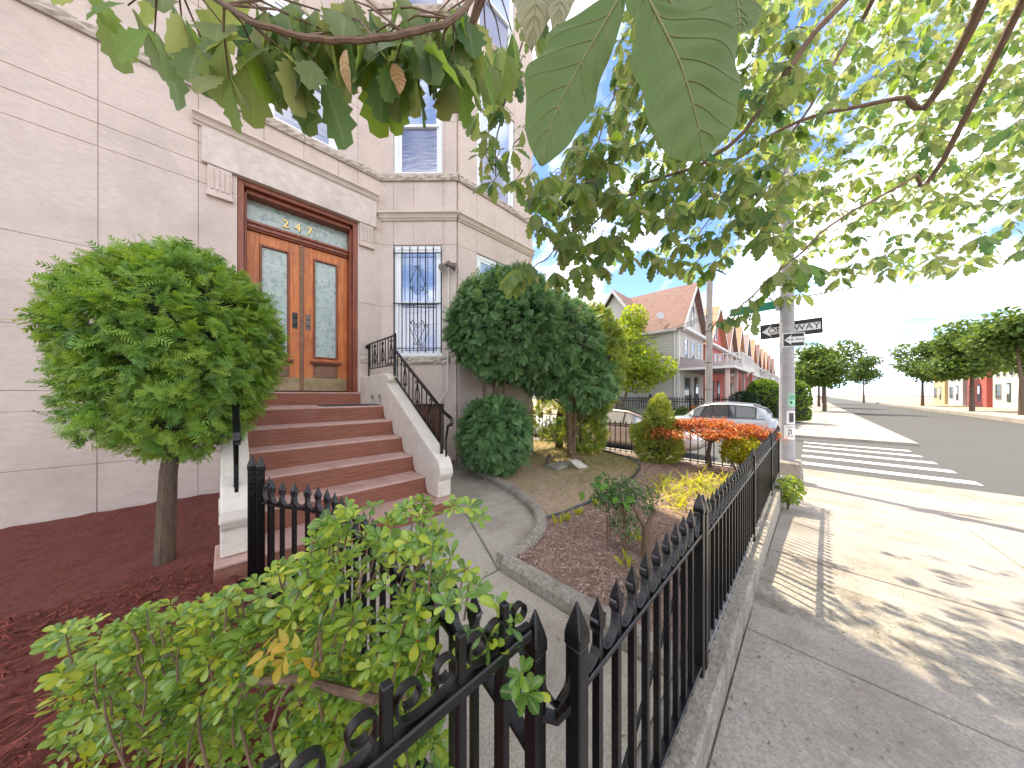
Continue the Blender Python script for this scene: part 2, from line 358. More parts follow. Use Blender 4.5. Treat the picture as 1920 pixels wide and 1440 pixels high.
# ---- garden: walkway, kerbs, beds
wk = MB(); wk.box(.30,3.2,.445,5.6,-.3,-.015); walk = tag(wk.build('walkway', 'kerb_concrete'), kind='structure')
slabs = [[(.50,.445),(1.45,.445),(1.45,1.62),(.42,1.66)], [(.42,1.67),(1.45,1.63),(1.86,2.62),(.26,2.62),(.40,2.1)],
         [(1.46,1.63),(1.86,1.66),(2.24,1.86),(2.46,2.2),(2.62,2.58),(1.875,2.62)], [(1.87,2.63),(2.63,2.59),(2.80,3.2),(2.86,3.7),(2.9,4.42),(1.87,4.45)],
         [(1.87,4.46),(2.9,4.43),(2.6,4.9),(2.05,5.44),(1.87,5.44)], [(.26,2.63),(1.86,2.63),(1.86,3.2),(.26,3.2)]]
for k, pl in enumerate(slabs):
    c = Vector((sum(p[0] for p in pl)/len(pl), sum(p[1] for p in pl)/len(pl)))
    m = MB(); m.prism([(p[0]+(c[0]-p[0])*.006, p[1]+(c[1]-p[1])*.006) for p in pl], 'z', -.2, 0.0+.003*(k%2))
    m.build('walkway_slab', 'walk_concrete', walk, bevel=.006)
def kerbrun(pts, name='edging_kerb', w=.12, h=.085):
    m = MB(); n = len(pts); prof = []
    P = [Vector((p[0],p[1],0)) for p in pts]; b = 0
    for i, p in enumerate(P):
        t = (P[min(i+1,n-1)]-P[max(i-1,0)]).normalized(); s = Vector((t.y,-t.x,0))
        for (a, z) in ((-.5,-.1),(-.5,h*.7),(-.36,h),(.30,h),(.46,h*.75),(.5,-.1)): m.v.append(p+s*(a*w)+Vector((0,0,z)))
    for i in range(n-1):
        for k in range(5): m.f.append([i*6+k,i*6+k+1,(i+1)*6+k+1,(i+1)*6+k])
    m.f.append(list(range(6))); m.f.append([(n-1)*6+k for k in range(6)])
    return tag(m.build(name, 'kerb_concrete', smooth=True), kind='structure')
def smoothline(pts, n=6):
    P = [Vector((*p,0)) if len(p) == 2 else Vector(p) for p in pts]; out = []
    for i in range(len(P)-1):
        p0, p1, p2, p3 = P[max(i-1,0)], P[i], P[i+1], P[min(i+2,len(P)-1)]
        for k in range(n):
            t = k/n; out.append(.5*((2*p1)+(p2-p0)*t+(2*p0-5*p1+4*p2-p3)*t*t+(3*p1-p0-3*p2+p3)*t**3))
    out.append(P[-1]); return out
kerb_a = smoothline([(2.93,4.42),(2.90,3.7),(2.80,3.1),(2.64,2.55),(2.42,2.08),(2.12,1.78),(1.80,1.66),(1.50,1.655)])
kerbrun(kerb_a); kerbrun([(1.505,1.60),(1.51,1.2),(1.515,.8),(1.52,.45)])
def sheet(name, poly, z, material, rough=.012, step=.12):
    """bumpy soil sheet: grid points inside a polygon"""
    xs_ = [p[0] for p in poly]; ys_ = [p[1] for p in poly]; n = len(poly)
    def inside(x, y):
        c = False; j = n-1
        for i in range(n):
            (xi, yi), (xj, yj) = poly[i], poly[j]
            if (yi > y) != (yj > y) and x < (xj-xi)*(y-yi)/(yj-yi)+xi: c = not c
            j = i
        return c
    bm = bmesh.new(); V = {}; nx = int((max(xs_)-min(xs_))/step)+2; ny = int((max(ys_)-min(ys_))/step)+2
    for i in range(nx):
        for j in range(ny):
            x, y = min(xs_)+i*step, min(ys_)+j*step
            V[i,j] = (x, y)
    vert = {}
    def vv(i, j):
        if (i,j) not in vert:
            x, y = V[i,j]; vert[i,j] = bm.verts.new((x, y, z+random.uniform(-rough,rough)+.02*math.sin(x*2.1)*math.sin(y*1.7+1)))
        return vert[i,j]
    for i in range(nx-1):
        for j in range(ny-1):
            x, y = V[i,j]
            if inside(x+step/2, y+step/2): bm.faces.new((vv(i,j),vv(i+1,j),vv(i+1,j+1),vv(i,j+1)))
    for f in bm.faces: f.smooth = True
    me = bpy.data.meshes.new(name); bm.to_mesh(me); bm.free()
    return tag(link(name, me, material), kind='structure'), inside
ka = [(p.x+.03,p.y) for p in kerb_a]
edge = [(2.30,1.86),(2.75,1.80),(3.3,1.80),(4.0,1.84),(4.6,1.92),(5.2,2.10),(5.62,2.42),(5.85,2.85),(6.1,3.6)]
bed_poly = [(1.53,.44)]+[(1.53,1.62)]+[p for p in ka[::-1] if p[0] < 2.32]+edge+[(6.22,3.6),(6.22,.44)]
lawn_poly = edge[::-1]+[p for p in ka[::-1] if p[0] >= 2.30]+[(2.95,4.5),(5.0,4.5),(5.04,9),(6.22,9),(6.22,3.6)]
_, in_bed = sheet('mulch_bed', bed_poly, .035, 'soil', .012, .07)
_, in_lawn = sheet('lawn_ground', lawn_poly, .03, 'lawn_soil', .010, .09)
left_poly = [(-4,.45),(.46,.45),(.45,1.0),(.42,2.0),(.12,2.5),(.05,2.9),(-.04,5.4),(-4,5.4)]
_, in_left = sheet('planting_bed', left_poly, .02, 'red_mulch', .02, .09)
# hose edging between lawn and mulch
hz = smoothline([(p[0],p[1],.055) for p in [(2.24,1.87)]+edge], 5)
m = MB(); m.tube([p+Vector((0,0,random.uniform(-.006,.008))) for p in hz], .02, 8)
tag(m.build('garden_edging', 'hose', smooth=True), 'black plastic edging curving between the lawn and the mulch', 'garden edging')
# mulch chips
def chips(name, inside, box, n, size, z, cols, parent=None, k2=1.0):
    L_, S_ = [], []
    while len(L_) < n:
        x = RNG.uniform(box[0],box[1]); y = RNG.uniform(box[2],box[3])
        if not inside(x, y): continue
        if RNG.random() > min(1, (3.2/max(1e-3, math.hypot(x,y)))**1.4): continue
        L_.append((x, y, z+.02*math.sin(x*2.1)*math.sin(y*1.7+1)+RNG.uniform(-.004,.014)))
    k = len(L_); ax = RNG.normal(size=(k,3)); ax[:,2] *= .28; up = np.tile((0,0,1.),(k,1))
    s = RNG.uniform(.5,1.5,k)*size
    bv = [(-1,-.16,-.05),(1,-.12,-.05),(1,.14,-.05),(-1,.18,-.05),(-.9,-.12,.07),(.95,-.1,.07),(.9,.1,.07),(-.95,.12,.07)]
    bf = [(4,5,6,7),(0,1,5,4),(1,2,6,5),(2,3,7,6),(3,0,4,7)]
    v, f, r = scatter(bv, bf, frames(ax, up, s, .5), L_)
    o = link(name, np_mesh(name, v, f, r), leafmat(name+'_chip', cols, .9, .0), parent); return tag(o, kind='stuff')
chips('mulch_chips', in_bed, (1.5,6.25,.45,3.6), 24000, .0135, .045, [(.18,.095,.07),(.32,.20,.155),(.46,.32,.26),(.24,.14,.11),(.62,.50,.43),(.15,.08,.06)])
tag(bpy.data.objects['mulch_chips'], 'brown shredded bark mulch covering the garden bed', 'mulch')
chips('red_mulch_chips', in_left, (-1.2,.46,.45,3.2), 4500, .02, .035, [(.13,.03,.022),(.24,.06,.045),(.07,.018,.014),(.30,.09,.06)])
tag(bpy.data.objects['red_mulch_chips'], 'dark red mulch under the azalea beside the stoop', 'mulch')
# thin lawn
gl, gh = [], []
while len(gl) < 13000:
    x = RNG.uniform(2.3,6.2); y = RNG.uniform(1.8,5.5)
    if not in_lawn(x, y): continue
    dens = .07+.93*(1/(1+math.exp(-(x-4.2+.5*math.sin(3*x)*math.sin(2.3*y))*2.6)))
    if RNG.random() > dens: continue
    gl.append((x, y, .03+.02*math.sin(x*2.1)*math.sin(y*1.7+1))); gh.append(RNG.uniform(.02,.06))
k = len(gl); ax = RNG.normal(size=(k,3))*.55; ax[:,2] = 1
v, f, r = scatter([(0,-.09,0),(0,.09,0),(.62,.06,.06),(.62,-.06,.06),(1,0,.2),(1,.01,.2)], [(0,1,2,3),(3,2,5,4)], frames(ax, RNG.normal(size=(k,3)), np.array(gh)), gl)
tag(link('lawn_grass', np_mesh('lawn_grass', v, f, r), leafmat('grass', [(.19,.21,.06),(.27,.27,.09),(.38,.33,.16),(.15,.18,.05)], .7, .3)), 'thin patchy grass on the shaded garden lawn', 'grass', kind='stuff')
# leaf litter and crumbs on the pavement and walkway
ll = []
while len(ll) < 420:
    x = RNG.uniform(.6,4); y = RNG.uniform(-.5,.27)
    ll.append((x, y, zs(x)+.006))
for _ in range(160):
    x = RNG.uniform(.5,1.44); y = RNG.uniform(.46,2.6); ll.append((x, y, .008))
k = len(ll); ax = RNG.normal(size=(k,3)); ax[:,2] *= .12
v, f, r = scatter([(-1,0,0),(0,-.4,.1),(1,0,0),(0,.4,.05)], [(0,1,2,3)], frames(ax, np.tile((0,0,1.),(k,1)), RNG.uniform(.004,.014,k), .2), ll)
tag(link('fallen_leaves', np_mesh('fallen_leaves', v, f, r), leafmat('litter', [(.30,.25,.16),(.22,.15,.08),(.12,.13,.05),(.40,.34,.24)], .8, .1)), 'scattered dry leaf crumbs on the pavement and walkway', 'leaves', kind='stuff')
# ================================================================== the limestone house
FY = 5.5                                    # facade plane; bay corners:
B0, B1, B2 = (2.04,5.5), (3.02,4.52), (5.05,4.52)
house = thing('limestone_house', 'pale limestone row house with angled bay and orange wooden double doors', 'house', (1.0,5.6,0))
PA = Plane((0,FY,0), (1,0,0), (0,-1,0))
PB = Plane((B0[0],B0[1],0), (1,-1,0), (-1,-1,0)); WB = math.hypot(B1[0]-B0[0], B1[1]-B0[1])
PC = Plane((B1[0],B1[1],0), (1,0,0), (0,-1,0)); WC = B2[0]-B1[0]
PD = Plane((B2[0],B2[1],0), (0,1,0), (1,0,0))
TH = .05
ZL = [0,.55,1.13,2.0,2.9,4.02,4.52,5.17,5.30,6.25,7.2,7.75,8.22,8.35,9.3,10.15,10.8]
def ashlar(P, us, zs_, openings, seed):
    rr = random.Random(seed)
    def inside(u, z): return any(a < u < b and c < z < d for (a,b,c,d) in openings)
    back = MB(); ulist = sorted(set(us)); zl = sorted(set(zs_))
    for i in range(len(ulist)-1):
        for j in range(len(zl)-1):
            u0, u1, z0, z1 = ulist[i], ulist[i+1], zl[j], zl[j+1]
            if inside((u0+u1)/2, (z0+z1)/2): continue
            back.pbox(P, u0, u1, z0, z1, -.30, -.006)
            m = MB(); n1 = TH-.006+rr.uniform(-.0015,.0015)+(.03 if z1 <= 1.131 else 0)
            m.block(P, u0, u1, z0, z1, -.012, n1)
            m.build('stone_block', 'stone', house)
    w = back.build('wall', 'mortar', house)
    return w
def window(P, u0, u1, z0, z1, guard=None, low='pane_low', up='pane_up', shade=True, back=-.06):
    fr = MB(); n0, n1 = back, back+.075; fw = .075
    fr.pbox(P,u0,u0+fw,z0,z1,n0,n1); fr.pbox(P,u1-fw,u1,z0,z1,n0,n1); fr.pbox(P,u0+fw,u1-fw,z1-fw,z1,n0,n1); fr.pbox(P,u0+fw,u1-fw,z0,z0+.05,n0,n1+.015)
    fr.pbox(P,u0+.022,u0+.034,z0+.05,z1-.02,n1,n1+.012); fr.pbox(P,u1-.034,u1-.022,z0+.05,z1-.02,n1,n1+.012)
    w = fr.build('window', 'vinyl', house, bevel=.004)
    zm = z0+(z1-z0)*.485; a, b = u0+fw, u1-fw; s = .048
    for (nm, c, d, off, pm) in (('upper_sash', zm-.02, z1-fw, -.012, up), ('lower_sash', z0+.05, zm+.03, -.042, low)):
        m = MB(); q0, q1 = n1+off-.03, n1+off
        m.pbox(P,a,a+s,c,d,q0,q1); m.pbox(P,b-s,b,c,d,q0,q1); m.pbox(P,a+s,b-s,d-s,d,q0,q1); m.pbox(P,a+s,b-s,c,c+s,q0,q1)
        m.build(nm, 'vinyl', w, bevel=.003)
        g = MB(); g.pbox(P,a+s-.005,b-s+.005,c+s-.005,d-s+.005,q0+.008,q0+.014); g.build('pane', pm, w)
    return w
# door opening, windows
DX0, DX1, DZ0, DZ1 = .113, 1.628, 1.34, 4.27
opA = [(DX0,DX1,-1,DZ1),(.39,1.33,5.30,7.2),(.39,1.33,8.35,10.15),(-2.6,-1.66,5.30,7.2),(-2.6,-1.66,8.35,10.15),(-2.6,-1.6,2.0,4.02)]
usA = [-5,-4.1,-3.2,-2.6,-1.66,-1.0,-.25,DX0,.39,.86,1.33,DX1,2.04]
usA = sorted(set(usA+[-1.6]))
ashlar(PA, usA, ZL+[DZ1,1.34], opA, 1)
bw0, bw1 = .236, 1.13
opB = [(bw0,bw1,2.0,4.02),(bw0,bw1,5.30,7.2),(bw0,bw1,8.35,10.15),(.60,1.16,.22,1.13)]
ashlar(PB, [0,bw0,.60,bw1,1.16,WB], ZL+[.22], opB, 2)
cw0, cw1 = .42, 1.44
opC = [(cw0,cw1,2.0,4.02),(cw0,cw1,5.30,7.2),(cw0,cw1,8.35,10.15)]
ashlar(PC, [0,cw0,cw1,WC-.14,WC], ZL, opC, 3)
m = MB(); m.pbox(PD,.05,9,0,10.8,-.3,0); m.build('side_wall', 'stone', house)
m = MB(); m.box(-5,4.7,5.85,14,-.2,10.75); m.build('interior_mass', 'mortar', house)     # the rooms behind the facade
m = MB(); m.prism([(-5,14.2),(-5,5.2),(2.0,5.2),(2.95,4.2),(5.35,4.2),(5.35,14.2)], 'z', 10.8, 11.05); m.prism([(-5,14.1),(-5,5.32),(2.03,5.32),(2.98,4.33),(5.22,4.33),(5.22,14.1)], 'z', 11.05, 11.5)
m.build('roof_cornice', 'cornice', house, bevel=.03)
for (P,u0,u1,z0,z1) in ((PA,.39,1.33,5.30,7.2),(PA,.39,1.33,8.35,10.15),(PA,-2.6,-1.66,5.3,7.2),(PA,-2.6,-1.66,8.35,10.15),(PA,-2.6,-1.6,2.0,4.02),
                        (PB,bw0,bw1,5.3,7.2),(PB,bw0,bw1,8.35,10.15),(PC,cw0,cw1,2.0,4.02),(PC,cw0,cw1,5.3,7.2),(PC,cw0,cw1,8.35,10.15)):
    window(P,u0,u1,z0,z1)
w1 = window(PB,bw0,bw1,2.0,4.02)
# rock-faced sill courses
def rockband(P, u0, u1, z0, z1, proud, name='sill_course', seed=0, mit0=0, mit1=0):
    rr = random.Random(seed); m = MB(); nx = max(2,int((u1-u0)/.055)); nz = 4; base = TH
    def row(nn, f):
        return [[P.pt(u0+(u1-u0)*i/nx, z0+(z1-z0)*j/nz, f(i,j)) for j in range(nz+1)] for i in range(nx+1)]
    def f(i,j):
        if j in (0,nz): return base+proud*.55
        return base+proud*(.55+rr.uniform(-.05,.75))
    R = row(0, f); idx = {}
    for i in range(nx+1):
        for j in range(nz+1): idx[i,j] = len(m.v); m.v.append(R[i][j])
    for i in range(nx):
        for j in range(nz): m.f.append([idx[i,j],idx[i+1,j],idx[i+1,j+1],idx[i,j+1]])
    b0 = len(m.v)
    for i in range(nx+1): m.v += [P.pt(u0+(u1-u0)*i/nx, z0, -.02), P.pt(u0+(u1-u0)*i/nx, z1, -.02)]
    for i in range(nx):
        m.f.append([idx[i,0],idx[i+1,0],b0+2*(i+1),b0+2*i]); m.f.append([idx[i,nz],idx[i+1,nz],b0+2*(i+1)+1,b0+2*i+1])
    for (i) in (0,nx): m.f.append([idx[i,j] for j in range(nz+1)]+[b0+2*i+1,b0+2*i])
    return m.build(name, 'rock_stone', house)
E = (TH+.03)*math.tan(math.pi/8)
for (za, zb) in ((5.17,5.30),(8.22,8.35)):
    for (a,b) in ((-5,-1.0),(-1.0,.86),(.86,2.04-E)): rockband(PA,a+.002,b-.002,za,zb,.05,seed=hash((a,za))&99)
    rockband(PB,E*-.2,WB+E,za,zb,.05,seed=5); rockband(PC,-E*.4,WC-.1,za,zb,.05,seed=6)
rockband(PB,.10,1.25,1.86,2.0,.05,seed=8); rockband(PC,.3,1.56,1.86,2.0,.05,seed=9); rockband(PA,1.66,2.02,1.86,1.95,.02,seed=10)
# moulded string course on the bay, cornice over the door
def mould(P, u0, u1, z, prof, name, mt='cornice', e0=0, e1=0):
    m = MB(); n = len(prof)
    for (u, e) in ((u0,e0),(u1,e1)):
        for (h, q) in prof: m.v.append(P.pt(u+e*q, z+h, TH+q-.004))
    m.f += [[i,i+1,n+i+1,n+i] for i in range(n-1)]+[[n-1,0,n,2*n-1]]; m.f += [list(range(n)), list(range(n,2*n))]
    return m.build(name, mt, house, smooth=True)
pr = [(0,-.02),(0,.02),(.03,.035),(.035,.05),(.07,.06),(.10,.085),(.105,.10),(.135,.10),(.145,.085),(.15,-.02)]
tq = math.tan(math.pi/8)
mould(PB,.0,WB,4.45,pr,'string_course',e0=-.2,e1=tq); mould(PC,0,WC-.03,4.45,pr,'string_course',e0=-tq,e1=0)
mould(PA,-.30,1.945,4.73,[(h*.95,q*1.1) for h,q in pr],'door_cornice')
# lintel panel and corbels of the doorway
m = MB(); m.pbox(PA,-.22,1.92,4.275,4.728,TH-.01,TH+.045); m.build('lintel', 'stone_carved', house, bevel=.006)
for (a,b) in ((1.645,1.875),(-.17,.06)):
    m = MB(); m.pbox(PA,a,b,3.93,4.272,TH-.01,TH+.03); m.pbox(PA,a-.008,b+.012,3.875,3.927,TH-.01,TH+.045)
    for i in range(4): 
        u = a+.03+i*(b-a-.06)/3.4; m.pbox(PA,u,u+.028,3.97,4.24,TH+.03,TH+.042)
    m.build('corbel', 'stone', house, bevel=.004)
# basement hatch in the bay
m = MB(); m.pbox(PB,.60,1.16,.22,1.13,-.1,-.06)
for i in range(5): m.pbox(PB,.62+i*.108,.62+i*.108+.10,.24,1.11,-.06,-.04)
m.build('basement_hatch', 'basement_wood', house)
m = MB(); m.pbox(PB,.02,WB-.02,0,.12,TH+.03,TH+.075); m.build('base_kerb', 'red_step', house, bevel=.01)
m = MB(); m.pbox(PC,.0,WC-.1,0,.10,TH+.03,TH+.12); m.build('base_kerb', 'kerb_concrete', house, bevel=.01)
# ---- doorway: frame, transom with numbers, two leaves
dn = -.22                                     # leaf plane depth
fr = MB(); fr.pbox(PA,DX0,DX0+.07,DZ0,DZ1,dn-.06,.02); fr.pbox(PA,DX1-.07,DX1,DZ0,DZ1,dn-.06,.02); fr.pbox(PA,DX0+.07,DX1-.07,DZ1-.07,DZ1,dn-.06,.02)
fr.pbox(PA,DX0+.07,DX0+.10,DZ0,DZ1-.07,dn-.02,-.05); fr.pbox(PA,DX1-.10,DX1-.07,DZ0,DZ1-.07,dn-.02,-.05); fr.pbox(PA,DX0+.07,DX1-.07,DZ1-.13,DZ1-.07,dn-.02,-.05)
frame = fr.build('door_frame', 'wood_dark', house, bevel=.006)
LX0, LX1 = DX0+.10, DX1-.10; TZ0, TZ1 = 3.80, DZ1-.13
tr = MB(); tr.pbox(PA,LX0,LX1,TZ0-.075,TZ0,dn-.05,dn+.06); tr.pbox(PA,LX0-.02,LX1+.02,TZ0-.02,TZ0+.02,dn,dn+.085); tr.pbox(PA,LX0,LX1,TZ0-.1,TZ0-.075,dn-.05,dn+.04)
tr.build('transom_bar', 'wood_dark', frame, bevel=.006)
tg = MB(); tg.pbox(PA,LX0,LX1,TZ0+.02,TZ1,dn-.02,dn+.0); tg_o = tg.build('transom', 'etched_glass', house)
cx = (LX0+LX1)/2
for (ch, du) in (('2',-.155),('4',0.0),('7',.155)):
    p = PA.pt(cx+du-.05, 3.955, dn+.004)
    place_text(ch, .20, 'black_paint', tg_o, p+Vector((.004,0,-.004)), (1.12,0,0), (0,0,1), .003, name='house_number_outline')
    t = place_text(ch, .175, 'gold', tg_o, p+Vector((0,-.004,0)), (1.12,0,0), (0,0,1), .004, name='house_number')
for k in (0,1):
    a, b = (LX0, cx-.012) if k == 0 else (cx+.012, LX1); z0, z1 = DZ0+.02, TZ0-.102
    st = .145; m = MB(); n0, n1 = dn-.05, dn
    pz0, pz1 = 1.90, z1-.16
    m.pbox(PA,a,a+st,z0,z1,n0,n1); m.pbox(PA,b-st,b,z0,z1,n0,n1); m.pbox(PA,a+st,b-st,pz1,z1,n0,n1); m.pbox(PA,a+st,b-st,z0,z0+.17,n0,n1); m.pbox(PA,a+st,b-st,pz0-.10,pz0,n0,n1)
    d = m.build('door', 'wood_door', house, bevel=.004)
    g = MB(); g.pbox(PA,a+st,b-st,pz0,pz1,dn-.03,dn-.02); g.build('glass_panel', 'etched_glass', d)
    bd = MB(); q = .028
    for (u0,u1,c,e) in ((a+st,a+st+q,pz0,pz1),(b-st-q,b-st,pz0,pz1),(a+st+q,b-st-q,pz1-q,pz1),(a+st+q,b-st-q,pz0,pz0+q)): bd.pbox(PA,u0,u1,c,e,dn-.03,dn+.016)
    bd.build('glazing_bead', 'wood_dark', d, bevel=.006)
    ld = MB(); ld.pbox(PA,a+st-.05,b-st+.05,pz0-.075,pz0-.045,dn,dn+.055); ld.pbox(PA,a+st-.03,b-st+.03,pz0-.10,pz0-.075,dn,dn+.03)
    for i in range(16): u = a+st-.02+i*(b-a-2*st+.04)/16; ld.pbox(PA,u,u+.012,pz0-.097,pz0-.08,dn+.03,dn+.04)
    ld.build('ledge', 'wood_dark', d, bevel=.003)
    lp = MB(); lp.pbox(PA,a+st,b-st,z0+.17,pz0-.10,dn-.03,dn-.014); lp.pbox(PA,a+st+.03,b-st-.03,z0+.225,pz0-.12,dn-.014,dn-.004); lp.build('lower_panel', 'wood_worn', d, bevel=.004)
    kp = MB(); kp.pbox(PA,a+.012,b-.012,z0+.005,z0+.215,dn,dn+.004); kp.build('kick_plate', 'kick_brass', d)
    u = (b-.075) if k == 0 else (a+.075)
    pl = MB(); pl.pbox(PA,u-.034,u+.034,2.35,2.60,dn,dn+.006)
    for zz in (2.42,2.53): pl.lathe(PA.pt(u,zz,dn+.004), [(.024,0),(.024,.014),(.015,.02)], 14, (0,-1,0))
    pl.build('lock_plate', 'black_paint' if k == 0 else 'lamp_bronze', d, bevel=.002)
    # etched ornament on the glass: small frosted scrolls
    et = MB(); uc = (a+b)/2
    for (zc, r) in ((2.55,.085),(2.75,.06),(2.36,.05)):
        for sgn in (1,-1):
            et.strip([PA.pt(uc+sgn*(.012+r*(1-math.cos(t))*.5), zc+r*math.sin(t)*1.1, dn-.018) for t in [i*math.pi/6 for i in range(-5,6)]], (0,1,0), .003, .008)
    et.strip([PA.pt(uc, zz, dn-.018) for zz in (2.3,2.7,3.0)], (0,1,0), .003, .006)
    et.build('etching', mat('etch', (.36,.42,.41), None, .5) if 'etch' not in MAT else 'etch', d)
m = MB(); m.pbox(PA,cx-.025,cx+.025,DZ0+.02,TZ0-.102,dn,dn+.022); m.build('astragal', 'wood_worn', house, bevel=.006)
# window guard on the bay window
gd = MB(); gn = TH+.02
for z in (2.14,2.05+.9,3.86): gd.pbox(PB,bw0+.01,bw1-.01,z-.008,z+.008,gn-.008,gn+.008)
guard = gd.build('window_guard', 'iron', house)
bar = MB(); bar.box(-.007,.007,-.007,.007,0,1.92); bme = bar.mesh('bar'); bme.materials.append(MAT['iron'])
for i in range(7): inst('bar', bme, guard, PB.pt(bw0+.02+i*(bw1-bw0-.04)/6, 2.06, gn-.014))
for (zc, s) in ((3.30,1),(2.52,-1)):
    m = MB(); u = (bw0+bw1)/2; ex, ez = PB.u, Vector((0,0,s))
    for sg in (1,-1):
        e = ex*sg; c0 = PB.pt(u,zc,gn+.01)
        m.strip([c0+e*x+ez*z for x,z in ((.012,.30),(.05,.20),(.11,.08),(.135,-.02),(.11,-.10),(.06,-.12))], PB.n, .008, .01)
        m.strip(spiral(c0+e*.065-ez*.075,.05,.015,-1.5,4.0,12,e,ez), PB.n, .008, .01)
        m.strip(spiral(c0+e*.035+ez*.30,.03,.01,3.3,-1.6,10,e,ez), PB.n, .008, .01)
        m.build('scroll', 'iron', guard); m = MB()
# cable down the wall beside the upper window
m = MB(); m.tube([PA.pt(1.40,z,TH+.012) for z in (7.3,6.4,5.38)], .008, 5); m.build('cable', 'hose', house)
# double flood lamp and its conduit
lp = thing('flood_lamp', 'twin bronze flood lamps on the wall right of the barred window', 'flood lamp', PB.pt(1.245,3.62,TH))
u = 1.245; b = MB(); b.lathe(PB.pt(u,3.66,TH), [(.055,0),(.055,.025),(.03,.045)], 14, PB.n); b.build('base_plate', 'lamp_bronze', lp, smooth=True)
for (du, dirv, dz) in ((-.085,(-.55,-.8,-.22),-.10),(.085,(.75,-.5,-.25),-.06)):
    p = PB.pt(u+du*.5,3.65,TH+.06); q = PB.pt(u+du,3.65+dz,TH+.10); dv_ = Vector(dirv).normalized()
    m = MB(); m.tube([PB.pt(u,3.66,TH+.03),p,q-dv_*.05], .012, 8); m.lathe(q-dv_*.06, [(.022,0),(.035,.02),(.05,.05),(.068,.11),(.07,.125),(.062,.125)], 18, dv_)
    h = m.build('lamp_head', 'lamp_bronze', lp, smooth=True)
    m = MB(); m.lathe(q+dv_*.052, [(.06,0),(.05,.008),(.02,.013)], 18, dv_); m.build('lens', 'lamp_lens', h, smooth=True)
m = MB(); m.tube([PB.pt(u,3.6,TH+.025),PB.pt(u,2.1,TH+.04),PB.pt(u,1.95,TH+.06),PB.pt(u,1.42,TH+.06),PB.pt(u-.02,1.36,TH+.06),PB.pt(u-.20,1.10,TH+.06)], .013, 8); m.build('conduit', 'conduit', lp, smooth=True)

# ================================================================== stoop
SX0, SX1 = .14, 1.685
stoop = thing('stoop', 'red brown stone stoop with cream scrolled cheek walls at the front door', 'stoop', (.9,2.86,0))
RY = [2.80,3.19,3.51,3.83,4.15,4.47,5.455]; RZ = [.14,.34,.54,.74,.94,1.14,1.34]
for i in range(7):
    m = MB(); y1 = RY[i+1]+.02 if i < 6 else 5.72
    x0, x1 = (SX0-.20, SX1+.19) if i == 0 else (SX0, SX1)
    if i == 6: x0, x1 = DX0+.002, DX1+.045
    zb = 0 if i == 0 else RZ[i]-.22
    # slightly uneven front edge
    m.box(x0+.001,x1-.001,RY[i],y1,zb,RZ[i]-.026)
    if i not in (0,6):
        pts = [(RY[i]+.01,RZ[i-1]+.002),(RY[i]-.12,RZ[i-1]+.002)]
        pts += [(RY[i]-.12+.115*math.sin(t), RZ[i-1]+.002+.19*(1-math.cos(t))) for t in [k*math.pi/2/6 for k in range(1,7)]]
        pts += [(RY[i]+.01,RZ[i]-.01)]
        for xx in (SX1-.009, SX0+.001): m.prism(pts, 'x', xx, xx+.008)
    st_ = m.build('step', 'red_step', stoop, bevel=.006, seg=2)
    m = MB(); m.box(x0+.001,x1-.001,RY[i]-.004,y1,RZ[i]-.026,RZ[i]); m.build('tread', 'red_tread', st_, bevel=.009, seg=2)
def cheek(x0, x1, holes):
    prof = [(5.44,0),(5.44,1.60),(4.5,1.62),(4.40,1.615),(4.335,1.58),(4.315,1.53),(4.345,1.485),(4.33,1.455),
            (3.10,.68),(2.99,.625),(2.90,.56),(2.855,.48),(2.845,.41),(2.875,.355),(2.90,.335),(2.90,.142),(3.16,.142),(3.17,0)]
    m = MB(); m.prism(prof, 'x', x0, x1); o = m.build('cheek_wall', 'cream_paint', stoop, bevel=.014, seg=2)
    if holes:                                  # arched weep holes, cut through the wall's inner face
        cut = MB()
        for yc in (4.95,4.64):
            ar = [(yc-.085,1.12),(yc+.085,1.12),(yc+.085,1.22)]+[(yc+.085*math.cos(t),1.22+.085*math.sin(t)) for t in [k*math.pi/8 for k in range(1,8)]]+[(yc-.085,1.22)]
            cut.prism(ar, 'x', x0-.05, x0+.10)
        c = cut.build('cutter', 'cream_paint', stoop)
        md = o.modifiers.new('b', 'BOOLEAN'); md.object = c; md.operation = 'DIFFERENCE'; md.solver = 'EXACT'
        dg = bpy.context.evaluated_depsgraph_get(); dg.update(); me = bpy.data.meshes.new_from_object(o.evaluated_get(dg)); o.modifiers.clear(); o.data = me
        bpy.data.objects.remove(c)
    return o
cheek(SX1, SX1+.17, True); cheek(SX0-.17, SX0, False)
for (a,b) in ((SX1,SX1+.17),(SX0-.17,SX0)):   # scrolls carved on the newel ends and at the landing
    m = MB()
    m.strip(spiral((b-.001 if a > 1 else a+.001,2.975,.475),.105,.03,-2.2,5.2,18,(0,1,0),(0,0,1)), (1,0,0), .016, .014)
    m.build('scroll', 'cream_paint', stoop, smooth=True); m = MB()
    m.lathe(((a+b)/2-.088,4.345,1.535), [(.05,0),(.055,.008),(.055,.168),(.05,.176)], 14, (1,0,0))
    m.build('scroll', 'cream_paint', stoop, smooth=True)
mt_ = MB(); mt_.box(.95,1.67,4.55,5.05,1.142,1.152); tag(mt_.build('doormat', 'rubber_mat', bevel=.003), 'thin dark doormat on the stoop landing', 'doormat')
